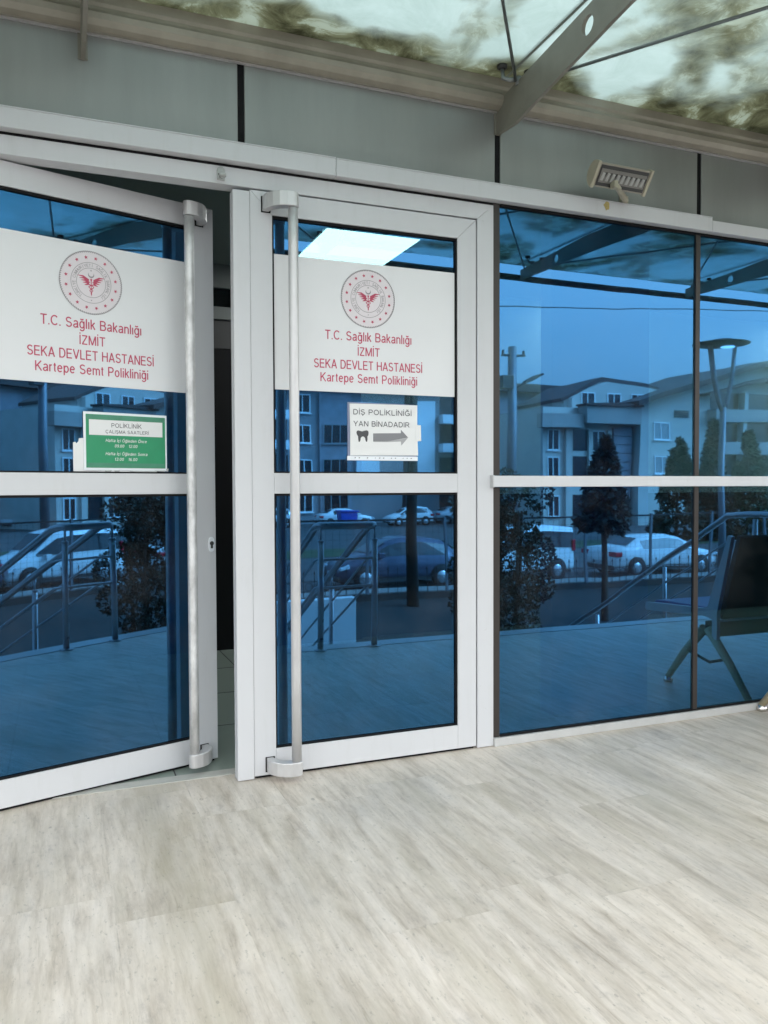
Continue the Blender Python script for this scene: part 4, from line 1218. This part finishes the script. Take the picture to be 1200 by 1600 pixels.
def loop(z, r, xl=1.64, xr=2.03, name='rail'):
    mb = MB()
    left = descend(xl, z, 0.50, -2.24, 3.6)[::-1]
    right = descend(xr, z, 0.50, -2.24, 3.6)
    mid = []
    for k in range(7):
        a = math.pi / 2 * k / 6
        mid.append((xl + 0.05 * (1 - math.cos(a)), -2.24 + 0.05 * math.sin(a), z))
    mid2 = [(xr - 0.05 * (1 - math.cos(math.pi / 2 * k / 6)), -2.24 + 0.05 * math.sin(math.pi / 2 * k / 6), z) for k in range(7)][::-1]
    mb.tube(left[:-1] + mid + mid2 + right[1:], r, 12)
    return mb
loop(0.845, 0.026).build('top_rail', M['rail_steel'], hr)
loop(0.615, 0.009).build('middle_rail', M['rail_steel'], hr)
loop(0.425, 0.009).build('middle_rail', M['rail_steel'], hr)
hr2 = thing('handrail', 'single steel handrail at the far end of the terrace beyond the bench', 'handrail', (5.5, -2.3, 0), 0, 'steel handrails beside the entrance steps')
for k, yy in enumerate((-1.2, -2.20, -3.3, -4.4)):
    zt_ = 0.80 if k < 2 else 0.78 - 0.57 * (-yy - 2.45)
    zb = 0.0 if k < 2 else zt_ - 0.85
    mb = MB(); mb.tube([(5.52, yy, zb), (5.52, yy, zt_ + 0.02)], 0.021, 14); mb.build('post', M['rail_steel'], hr2)
for z, r in ((0.86, 0.026), (0.63, 0.009), (0.44, 0.009)):
    mb = MB(); mb.tube([(5.52, -0.9, z), (5.52, -2.3, z)] + descend(5.52, z, 0.58, -2.42, 3.6)[1:], r, 12)
    mb.build('top_rail' if r > 0.02 else 'middle_rail', M['rail_steel'], hr2)

# ------------------------------------------------------------------ garden and street seen only as reflections in the glass
mb = MB(); mb.box(1.0, 3.5, -6.75, -6.6, -2.0, -0.29)
tag(mb.build('low_wall', M['pale_wall'], bevel=0.01), 'low pale rendered wall at the foot of the steps', 'wall', None, 'thing')

# fence on a low dark wall along the pavement
fe = thing('fence', 'black iron and mesh fence on a low dark wall before the parked cars', 'fence', (12, -17.6, -2.0))
mb = MB(); mb.box(-12, 36, -17.72, -17.48, -2.0, -1.82); mb.build('base_wall', M['pole_dark'], fe)
mb = MB()
for i in range(160):
    x = -12 + i * 0.3
    mb.box(x - 0.007, x + 0.007, -17.607, -17.593, -1.82, -1.20)
    mb.lathe([(0.012, -1.20), (0.022, -1.17), (0.001, -1.08)], (x, -17.6, 0), 'z', 6)
    pts = [(x + 0.15 + 0.10 * math.cos(2 * math.pi * k / 14), -17.6, -1.52 + 0.10 * math.sin(2 * math.pi * k / 14)) for k in range(15)]
    mb.tube(pts, 0.008, 5, False)
mb.box(-12, 36, -17.61, -17.59, -1.66, -1.64); mb.box(-12, 36, -17.61, -17.59, -1.40, -1.38)
mb.build('ornamental_bars', M['fence_iron'], fe)
mb = MB()
for i in range(240):
    x = -12 + i * 0.2
    mb.box(x - 0.0022, x + 0.0022, -17.552, -17.548, -1.82, 0.20)
for j in range(11):
    z = -1.35 + j * 0.15
    mb.box(-12, 36, -17.552, -17.548, z - 0.0022, z + 0.0022)
mb.build('wire_mesh', M['fence_iron'], fe)
mb = MB(); mb.box(-12, 36, -17.57, -17.53, 0.20, 0.25); mb.build('top_bar', M['fence_iron'], fe)
for i in range(20):
    x = -11.4 + i * 2.4
    mb = MB(); mb.box(x - 0.035, x + 0.035, -17.58, -17.51, -1.82, 0.28); mb.build('post', M['pole_grey'], fe)

# trees
def cards(mb, n, place, size, rnd):
    for _ in range(n):
        c, out = place(rnd)
        s = size * (0.6 + 0.8 * rnd.random())
        d = Vector((rnd.gauss(0, 1), rnd.gauss(0, 1), rnd.gauss(0, 1))).normalized()
        d = (d + out * 0.9).normalized()
        u = d.cross(Vector((rnd.gauss(0, 1), rnd.gauss(0, 1), rnd.gauss(0, 1)))).normalized()
        a = c + d * s; b = c + u * s * 0.35; e = c - u * s * 0.35
        mb.add([c - d * s * 0.3, b, a, e], [(0, 1, 2, 3)])
def conifer(x, y, z0, z1, zc, rad, mat, label, seed, n=5200, cat='tree', name='conifer_tree', size=0.15):
    rnd = random.Random(seed)
    t = thing(name, label, cat, (x, y, z0), 0, 'evergreens along the garden fence')
    mb = MB(); mb.tube([(x, y, z0), (x + 0.02, y, (z0 + z1) / 2), (x, y, z1 - 0.1)], [0.09, 0.06, 0.015], 8); mb.build('trunk', M['trunk'], t)
    lumps = [(rnd.random() * 6.28, rnd.random(), 0.7 + 0.5 * rnd.random()) for _ in range(40)]
    def place(r):
        ang, hh, k = r.choice(lumps)
        h = min(1, max(0, hh + r.gauss(0, 0.05)))
        prof = (1 - h) ** 0.75 * min(1, 0.55 + 3.0 * h)
        rr = rad * prof * k * (0.35 + 0.65 * math.sqrt(r.random()))
        a = ang + r.gauss(0, 0.35)
        o = Vector((math.cos(a), math.sin(a), -0.15))
        return Vector((x, y, zc + (z1 - zc) * h)) + Vector((math.cos(a), math.sin(a), 0)) * rr + Vector((0, 0, -0.25 * rr)), o
    mb = MB(); cards(mb, n, place, size, rnd); mb.build('crown', mat, t)
    return t
conifer(11.75, -12.5, -2.0, 2.20, 0.15, 0.62, M['leaf_blue'], 'dark pointed spruce in the middle of the garden', 11, 6000)
for k, (x, y, z1, rad, lab) in enumerate([(32.3, -33.0, 3.7, 1.7, 'broad dark cypress across the street left of the lamp pole'), (35.2, -33.4, 4.9, 1.5, 'tall narrow cypress right behind the lamp pole'),
        (37.6, -33.0, 4.2, 1.8, 'full green cypress just right of the lamp pole'), (40.8, -33.6, 4.6, 2.0, 'large green cypress at the far right of the row'), (44.5, -33.2, 4.2, 2.0, 'last green cypress of the row towards the corner')]):
    conifer(x, y, -2.0, z1, -1.75, rad, M['leaf_mid'] if k > 1 else M['leaf_dark'], lab, 12 + k, 5200, 'tree', 'conifer_tree', 0.26)
def bush(x, y, z0, z1, rad, label, seed, n=6500, mat='leaf_mid', size=0.10):
    rnd = random.Random(seed)
    t = thing('leafy_shrub', label, 'shrub', (x, y, z0), 0, None)
    mb = MB()
    for k in range(5):
        a = k * 1.3
        mb.tube([(x, y, z0), (x + 0.2 * math.cos(a), y + 0.2 * math.sin(a), z0 + 1.0), (x + 0.5 * rad * math.cos(a), y + 0.5 * rad * math.sin(a), z1 - 0.6)], [0.05, 0.035, 0.012], 6)
    mb.build('stem', M['trunk'], t)
    lumps = [(Vector((rnd.gauss(0, 0.45), rnd.gauss(0, 0.45), rnd.uniform(-0.98, 0.8))), 0.25 + 0.2 * rnd.random()) for _ in range(60)]
    H = (z1 - z0) / 2
    def place(r):
        c, k = r.choice(lumps)
        d = Vector((r.gauss(0, 1), r.gauss(0, 1), r.gauss(0, 1))).normalized()
        p = Vector((c.x * rad, c.y * rad, c.z * H)) + d * k * rad
        return Vector((x, y, z0 + H)) + p, d
    mb = MB(); cards(mb, n, place, size, rnd); mb.build('crown', M[mat], t)
bush(4.42, -4.6, -2.0, 1.45, 0.50, 'tall leafy green shrub planted below the terrace edge', 21, 22000, 'leaf_dark', 0.036)

# poles, lamp and wire
pd = thing('wooden_pole', 'thick dark wooden pole standing before the grey parked car', 'pole', (8.55, -16.2, -2.0))
mb = MB(); mb.tube([(8.55, -16.2, -2.0), (8.55, -16.2, 6.0)], [0.16, 0.13], 12); mb.build('shaft', M['pole_dark'], pd)
mb = MB(); mb.box(8.0, 9.1, -16.35, -16.25, 5.5, 5.62); mb.build('cross_arm', M['pole_dark'], pd)
up = thing('utility_pole', 'tall grey utility pole carrying a street light arm and wire', 'pole', (16.8, -25, -2.0))
mb = MB(); mb.tube([(16.8, -25, -2.0), (16.8, -25, 6.7)], [0.2, 0.15], 12); mb.build('shaft', M['pole_grey'], up)
mb = MB(); mb.tube([(16.8, -25, 5.0), (17.5, -25, 5.35)], 0.05, 8); mb.prism([(17.3, 5.22), (17.6, 5.33), (18.25, 5.62), (18.2, 5.68), (17.7, 5.55), (17.3, 5.34)], -25.12, -24.88)
mb.build('lamp_arm', M['dark_part'], up)
mb = MB(); mb.box(16.35, 17.3, -25.06, -24.94, 6.3, 6.38)
for x in (16.4, 16.9, 17.25): mb.tube([(x, -25, 6.38), (x, -25, 6.55)], 0.05, 8)
mb.box(16.3, 16.75, -25.2, -24.8, 5.0, 5.5)
mb.build('cross_arm', M['dark_part'], up)
mb = MB(); pts = []
for k in range(25):
    u = k / 24
    x = -40 + 140 * u
    pts.append((x, -25.0, 8.25 + (x - 16.35) * 0.0655))
mb.tube(pts, 0.022, 6)
tag(mb.build('overhead_wire', M['dark_part']), 'black overhead wire strung across the sky over the street', 'wire', None, 'thing')
sl = thing('street_lamp', 'modern forked street lamp with a lit round head over the garden', 'lamp', (10.85, -8.0, -2.0))
mb = MB(); mb.tube([(10.85, -8, -2.0), (10.85, -8, 2.5)], [0.075, 0.06], 12); mb.build('pole', M['pole_grey'], sl)
mb = MB()
for s in (-1, 1): mb.tube([(10.85, -8, 2.4), (10.85 + s * 0.10, -8, 2.6), (10.85 + s * 0.20, -8, 3.0), (10.85 + s * 0.27, -8, 3.55)], 0.042, 10)
mb.build('fork_arm', M['pole_grey'], sl)
mb = MB(); mb.lathe([(0.20, 3.56), (0.48, 3.59), (0.48, 3.603), (0.26, 3.63), (0.15, 3.675), (0.05, 3.69)], (10.85, -8, 0), 'z', 28); mb.build('lamp_head', M['dark_part'], sl)
mb = MB(); mb.lathe([(0.12, 3.518), (0.13, 3.529)], (10.95, -8, 0.022), 'z', 20); mb.build('led_panel', M['lamp_led'], sl)

# cars
def loft(st, mb, z0):
    """st: list of (x, w, zbelt, wt, ztop). builds a closed shell; returns nothing."""
    rings = []
    for x, w, zb, wt, zt in st:
        rings.append([(x, -w * 0.92, z0), (x, -w, z0 + 0.22), (x, -w, (z0 + zb) / 2 + 0.08), (x, -w * 0.97, zb), (x, -wt, zt - 0.035), (x, -wt * 0.6, zt),
                      (x, wt * 0.6, zt), (x, wt, zt - 0.035), (x, w * 0.97, zb), (x, w, (z0 + zb) / 2 + 0.08), (x, w, z0 + 0.22), (x, w * 0.92, z0)])
    n = 12
    vs = [p for r in rings for p in r]
    fs = []
    for i in range(len(rings) - 1):
        for k in range(n):
            k2 = (k + 1) % n
            fs.append((i * n + k, i * n + k2, (i + 1) * n + k2, (i + 1) * n + k))
    fs.append(tuple(range(n))[::-1]); fs.append(tuple(range((len(rings) - 1) * n, len(rings) * n)))
    mb.add(vs, fs, True)
def car(kind, label, x, y, z, face, paint, group, detail=True):
    c = thing('parked_' + ('van' if kind == 'van' else 'car'), label, 'van' if kind == 'van' else 'car', (x, y, z), 0 if face > 0 else math.pi, group)
    if kind == 'sedan':
        st = [(-2.30, 0.70, 0.72, 0.55, 0.80), (-2.22, 0.80, 0.88, 0.66, 1.00), (-1.65, 0.86, 0.93, 0.68, 1.06), (-1.05, 0.88, 0.93, 0.60, 1.36), (-0.55, 0.88, 0.92, 0.60, 1.44),
              (0.20, 0.88, 0.91, 0.60, 1.45), (0.62, 0.88, 0.90, 0.62, 1.36), (1.32, 0.88, 0.88, 0.70, 0.98), (1.95, 0.85, 0.80, 0.66, 0.86), (2.25, 0.76, 0.66, 0.58, 0.72), (2.32, 0.66, 0.58, 0.5, 0.62)]
        cab = (2, 7); wx = (-1.38, 1.42); wr = 0.31
    elif kind == 'hatch':
        st = [(-2.02, 0.72, 0.80, 0.58, 0.92), (-1.95, 0.82, 0.92, 0.66, 1.12), (-1.45, 0.88, 0.97, 0.62, 1.46), (-0.75, 0.89, 0.96, 0.62, 1.55), (0.05, 0.89, 0.95, 0.62, 1.55),
              (0.50, 0.89, 0.94, 0.64, 1.44), (1.15, 0.88, 0.95, 0.72, 1.06), (1.75, 0.85, 0.86, 0.68, 0.92), (2.02, 0.78, 0.70, 0.6, 0.76), (2.10, 0.68, 0.6, 0.5, 0.64)]
        cab = (1, 6); wx = (-1.25, 1.28); wr = 0.33
    else:
        st = [(-2.10, 0.80, 0.95, 0.70, 1.70), (-2.05, 0.86, 1.0, 0.72, 1.80), (-1.2, 0.90, 1.02, 0.74, 1.86), (-0.2, 0.90, 1.02, 0.74, 1.86), (0.35, 0.90, 1.0, 0.74, 1.76),
              (1.10, 0.89, 1.02, 0.76, 1.16), (1.70, 0.86, 0.92, 0.72, 0.99), (2.02, 0.78, 0.72, 0.6, 0.78), (2.10, 0.7, 0.62, 0.5, 0.66)]
        cab = (0, 5); wx = (-1.32, 1.35); wr = 0.33
    mb = MB(); loft(st, mb, 0.24); mb.build('body', paint, c, False)
    # side glass as long panes just proud of the cabin side
    for s in (-1, 1):
        mb = MB()
        i0, i1 = cab
        up_, dn_ = [], []
        seq = st[i0 + (1 if kind != 'van' else 0): i1 + 1]
        for (xx, w, zb, wt, zt) in seq:
            k0, k1 = 0.10, 0.80
            h = zt - 0.035 - zb
            if h < 0.1: k1 = 0.5
            dn_.append((xx, s * (w * 0.97 + (wt - w * 0.97) * k0 + 0.012), zb + h * k0))
            up_.append((xx, s * (w * 0.97 + (wt - w * 0.97) * k1 + 0.012), zb + h * k1))
        n = len(seq)
        mb.add(dn_ + up_, [(i, i + 1, n + i + 1, n + i) for i in range(n - 1)])
        mb.build('side_glass', M['win_dark'], c, False)
        mb = MB()
        xm = st[(cab[0] + cab[1]) // 2][0]
        mb.box(xm - 0.03, xm + 0.03, min(s * 0.60, s * 0.86), max(s * 0.60, s * 0.86), 0.90, 0.95) if False else None
        mb.box(st[cab[1]][0] - 0.42, st[cab[1]][0] - 0.22, min(s * 0.90, s * 1.04), max(s * 0.90, s * 1.04), 0.96, 1.10)
        mb.build('wing_mirror', paint, c, False, bevel=0.02)
    # windscreen and rear glass
    for (ia, ib, nm) in ((cab[1] - 1, cab[1], 'windscreen'), (cab[0] + 1, cab[0], 'rear_window')):
        xa, wa, zba, wta, zta = st[ia]; xb, wb, zbb, wtb, ztb = st[ib]
        sgn = 1 if xb > xa else -1
        P = lambda t, k: (xa + (xb - xa) * t + sgn * 0.012, k * (wta + (wtb - wta) * t) * 0.9, zta + (ztb - zta) * t + 0.015)
        mb = MB(); mb.add([P(0.10, -1), P(0.10, 1), P(0.92, 1), P(0.92, -1)], [(0, 1, 2, 3)]); mb.build(nm, M['win_dark'], c, False)
    # wheels
    for xx in wx:
        for s in (-1, 1):
            mb = MB(); mb.lathe([(wr + 0.06, s * 0.885), (wr + 0.06, s * 0.905), (0.05, s * 0.906)], (xx, 0, wr + 0.02), 'y', 24)
            mb.build('wheel_arch', M['tyre'], c, False)
            mb = MB(); mb.lathe([(wr * 0.7, s * 0.74), (wr, s * 0.76), (wr, s * 0.90), (wr * 0.72, s * 0.925), (wr * 0.66, s * 0.915)], (xx, 0, wr), 'y', 24)
            wh = mb.build('wheel', M['tyre'], c, False)
            mb = MB(); mb.lathe([(wr * 0.62, s * 0.918), (wr * 0.60, s * 0.928), (wr * 0.12, s * 0.922), (0.02, s * 0.93)], (xx, 0, wr), 'y', 18)
            mb.build('rim', M['car_silver'], wh, False)
    xe, xr = st[-1][0], st[0][0]
    for s in (-1, 1):
        mb = MB(); mb.prism([(xe - 0.34, 0.66), (xe - 0.02, 0.60), (xe - 0.04, 0.69), (xe - 0.30, 0.80)], min(s * 0.52, s * 0.84), max(s * 0.52, s * 0.84)); mb.build('headlight', M['headlamp'], c, False, bevel=0.02)
        zt = st[1][2]
        mb = MB()
        if kind == 'van': mb.box(xr - 0.02, xr + 0.12, min(s * 0.70, s * 0.875), max(s * 0.70, s * 0.875), 0.95, 1.35)
        else: mb.box(xr - 0.01, xr + 0.30, min(s * 0.48, s * 0.86), max(s * 0.48, s * 0.86), zt - 0.16, zt)
        mb.build('tail_light', M['tail'], c, False, bevel=0.02)
    mb = MB(); mb.box(xe - 0.25, xe + 0.03, -0.72, 0.72, 0.26, 0.40); mb.box(xr - 0.03, xr + 0.25, -0.72, 0.72, 0.26, 0.42); mb.build('bumper_trim', M['dark_part'], c, False, bevel=0.03)
    mb = MB()
    for s in (-1, 1): mb.box(-1.9, 1.95, s * 0.885 - 0.015, s * 0.885 + 0.015, 0.24, 0.33)
    mb.build('sill_trim', M['dark_part'], c, False)
    mb = MB(); mb.box(xe + 0.0, xe + 0.035, -0.26, 0.26, 0.42, 0.53); mb.box(xr - 0.035, xr, -0.26, 0.26, 0.55, 0.66); mb.build('number_plate', M['plate'], c, False)
    return c
G = 'cars parked along the kerb'
car('hatch', 'slate blue hatchback parked at the kerb before the clinic fence', 9.85, -20.6, -1.996, -1, M['car_grey'], G)
car('van', 'white people carrier parked between the slate hatchback and white saloon', 14.05, -20.6, -1.996, -1, M['car_white'], G)
car('sedan', 'white saloon parked behind the garden spruce at the kerb', 19.85, -20.4, -1.996, 1, M['car_white'], G)
G2 = 'cars in the car park across the street'
kinds = ['hatch', 'sedan']
for i in range(9):
    car(kinds[i % 2], ('white' if i % 3 else 'silver') + (' hatchback' if i % 2 == 0 else ' saloon') + ' in the far car park, ' +
        ['just left of the blue bin', 'directly behind the blue bin', 'first to the right of the blue bin', 'second to the right of the blue bin', 'third to the right of the blue bin', 'fourth to the right of the blue bin',
         'fifth to the right of the blue bin', 'sixth to the right of the blue bin', 'last to the right of the blue bin'][i],
        15.5 + i * 5.6 + (i % 2) * 0.4, -60.5 + (i % 3) * 1.4, -1.992, 1 if i % 2 else -1, M['car_white'] if i % 3 else M['car_silver'], G2)
bn = thing('waste_bin', 'blue plastic wheeled bin at the edge of the far car park', 'bin', (20.9, -56.5, -1.992))
mb = MB(); mb.prism([(20.3, -1.85), (21.5, -1.85), (21.6, -0.75), (20.2, -0.75)], -57.0, -56.0); mb.build('tub', M['blue_bin'], bn, bevel=0.05)
mb = MB(); mb.box(20.12, 21.68, -57.1, -55.9, -0.75, -0.62); mb.build('lid', M['blue_bin'], bn, bevel=0.05)
mb = MB()
for x in (20.45, 21.35): mb.tube([(x, -57.0, -1.9), (x, -56.0, -1.9)], 0.092, 10)
mb.build('wheel', M['tyre'], bn)

# houses and blocks across the street
def window(parent, x0, x1, y, z0, z1, pane='win_dark', frame='render_white', mul=1):
    """a window in a wall facing +y"""
    mb = MB(); t = 0.09
    mb.box(x0, x1, y, y + 0.06, z0, z0 + t); mb.box(x0, x1, y, y + 0.06, z1 - t, z1); mb.box(x0, x0 + t, y, y + 0.06, z0 + t, z1 - t); mb.box(x1 - t, x1, y, y + 0.06, z0 + t, z1 - t)
    for k in range(mul):
        xm = x0 + (x1 - x0) * (k + 1) / (mul + 1)
        mb.box(xm - 0.04, xm + 0.04, y, y + 0.055, z0 + t, z1 - t)
    mb.box(x0 - 0.08, x1 + 0.08, y, y + 0.14, z0 - 0.08, z0 - 0.002)
    w = mb.build('window', M[frame], parent)
    mb = MB(); mb.box(x0 + 0.02, x1 - 0.02, y + 0.004, y + 0.02, z0 + 0.02, z1 - 0.02); mb.build('pane', M[pane], w)
def balcony(parent, x0, x1, y, z, depth=1.2, mat='render_light', h=0.95):
    mb = MB(); mb.box(x0, x1, y, y + depth, z - 0.18, z); mb.box(x0, x1, y + depth - 0.12, y + depth, z + 0.001, z + h); mb.box(x0, x0 + 0.12, y + 0.001, y + depth - 0.121, z + 0.001, z + h); mb.box(x1 - 0.12, x1, y + 0.001, y + depth - 0.121, z + 0.001, z + h)
    mb.build('balcony', M[mat], parent)
def recess(parent, x0, x1, y, z0, z1):
    mb = MB(); mb.box(x0, x1, y, y + 0.03, z0, z1); mb.build('loggia', M['win_dark'], parent)

# gabled light house at the right
ga = thing('gabled_house', 'light rendered house with a low gable roof and open loggias', 'house', (57, -52, -2.0))
gx0, gx1, gap = 44.5, 71.5, 57.8
mb = MB(); mb.prism([(gx0, -2), (gx0, 7.9), (gap, 11.6), (gx1, 7.9), (gx1, -2)], -62, -51); mb.build('wall', M['render_light'], ga)
mb = MB(); mb.prism([(gx0 - 1.0, 7.65), (gap, 11.62), (gx1 + 1.0, 7.65), (gx1 + 1.0, 8.05), (gap, 12.1), (gx0 - 1.0, 8.05)], -62.5, -50.0); mb.build('roof', M['roof'], ga)
for z in (2.1, 5.0): window(ga, 46.0, 47.7, -51, z, z + 1.5, 'win_pale')
mb = MB()
for k in range(4): mb.box(48.2, 49.5, -51, -50.93, 7.0 + 0.15 * k, 7.1 + 0.15 * k)
mb.build('vent_grille', M['dark_part'], ga)
for z in (-0.8, 2.1, 5.0, 7.8):
    for x0 in (51.9, 55.6, 59.3, 63.0):
        recess(ga, x0, x0 + 3.3, -51, z, z + (1.85 if z < 7 else 1.4))
    balcony(ga, 51.6, 66.6, -51, z - 0.95, 0.9, 'render_mid', 0.9)
    mb = MB()
    for x0 in (55.25, 58.95, 62.65): mb.box(x0, x0 + 0.35, -50.9, -50.25, z - 0.03, z + (1.9 if z < 7 else 1.4))
    mb.build('column', M['render_light'], ga)
mb = MB(); mb.prism([(50.6, 8.75), (57.8, 10.35), (65.0, 8.75), (65.0, 8.95), (57.8, 10.65), (50.6, 8.95)], -51, -49.7); mb.build('porch_roof', M['roof'], ga)

# the house with parapets and a dormer between the gabled house and the long block
wi = thing('stepped_house', 'grey beige house with parapet balconies and a dormer beside the gabled house', 'house', (40, -53, -2.0))
mb = MB(); mb.box(35.9, 44.3, -62, -52, -2, 7.5); mb.prism([(39.3, 7.5), (39.3, 8.3), (43.0, 9.98), (47.5, 9.68), (52.3, 8.9), (52.3, 7.5)], -61.8, -54.1); mb.build('wall', M['render_light'], wi)
mb = MB(); mb.prism([(39.0, 8.2), (43.0, 10.0), (47.5, 9.7), (52.5, 8.9), (52.5, 9.2), (47.5, 10.05), (43.0, 10.35), (39.0, 8.5)], -62, -54.0); mb.build('roof', M['roof'], wi)
mb = MB(); mb.prism([(39.6, 7.5), (39.6, 8.5), (43.0, 9.9), (48.5, 9.5), (48.5, 7.5)], -55, -53.4); mb.build('dormer', M['render_light'], wi)
for x in (40.6, 43.0, 45.4): window(wi, x, x + 1.4, -53.4, 7.65, 9.0, 'win_dark')
mb = MB(); mb.box(39.2, 44.25, -52, -50.6, 6.2, 7.6); mb.box(35.2, 39.15, -52, -51.0, 5.8, 6.9); mb.build('parapet', M['render_mid'], wi)
mb = MB(); mb.prism([(39.0, 7.6), (44.4, 7.6), (44.4, 7.75), (41.8, 7.9), (39.0, 7.75)], -52, -50.4); mb.build('parapet_cap', M['roof'], wi)
for z in (-1.2, 1.8, 4.0):
    recess(wi, 38.7, 40.1, -52, z, z + 1.75)
    window(wi, 36.4, 37.5, -52, z, z + 1.7)
    window(wi, 40.6, 41.7, -52, z, z + 1.7)
mb = MB()
for k in range(11): mb.box(42.4, 44.2, -51.97, -51.7, -1.9 + k * 0.72, -1.9 + k * 0.72 + 0.67)
mb.build('stone_pier', M['slate'], wi)
mb = MB()
for x in (38.1, 40.35, 42.05): mb.box(x - 0.2, x + 0.2, -51.98, -51.75, -2, 5.75)
mb.build('pilaster', M['render_light'], wi)

# long block with white panels and balconies
def block(x0, x1, y, zt, label, seed, shift=0.0):
    r = random.Random(seed)
    b = thing('apartment_block', label, 'building', ((x0 + x1) / 2, y, -2.0))
    mb = MB(); mb.box(x0, x1, y - 12, y, -2, zt); mb.build('wall', M['render_grey'], b)
    mb = MB(); mb.box(x0 - 0.8, x1 + 0.8, y - 12.5, y + 0.9, zt + 0.001, zt + 0.75); mb.build('roof', M['roof'], b)
    x = x0 + 0.6 + shift
    i = 0
    while x < x1 - 3.4:
        typ = i % 4
        if typ == 0:
            mb = MB(); mb.box(x, x + 2.0, y, y + 0.25, 1.0, zt - 1.2); mb.build('white_panel', M['render_white'], b); x += 2.6
        elif typ == 1:
            for z in (-1.4, 1.6, 4.6, 7.2):
                if z + 2.2 > zt - 0.3: continue
                recess(b, x, x + 2.0, y, z, z + 2.3)
                mb = MB(); mb.box(x - 0.1, x + 2.1, y, y + 0.9, z - 0.25, z + 0.55); mb.build('balcony', M['render_white'], b)
            x += 2.7
        elif typ == 2:
            for z in (-1.0, 2.0, 5.0, 7.6):
                if z + 1.6 > zt - 0.3: continue
                window(b, x, x + 1.5, y, z, z + 1.6)
            x += 2.2
        else:
            mb = MB(); mb.box(x, x + 3.0, y, y + 0.2, -2, zt - 0.6); mb.build('dark_panel', M['slate'], b)
            for z in (-1.0, 2.0, 5.0):
                window(b, x + 0.3, x + 2.7, y + 0.2, z, z + 1.7, 'win_dark', 'render_grey', 2)
            x += 3.5
        i += 1
    return b
block(13.0, 29.0, -64.5, 9.9, 'four storey block with white panels and balconies behind the car park', 31)
block(29.6, 46.0, -64.7, 10.2, 'grey block with white panels partly hidden behind the stepped house', 32, 0.3)
block(-12.0, 11.8, -66.5, 9.6, 'long grey block at the far end of the car park', 33)
block(74.5, 100.0, -58.0, 9.0, 'grey block beyond the gabled house', 34)
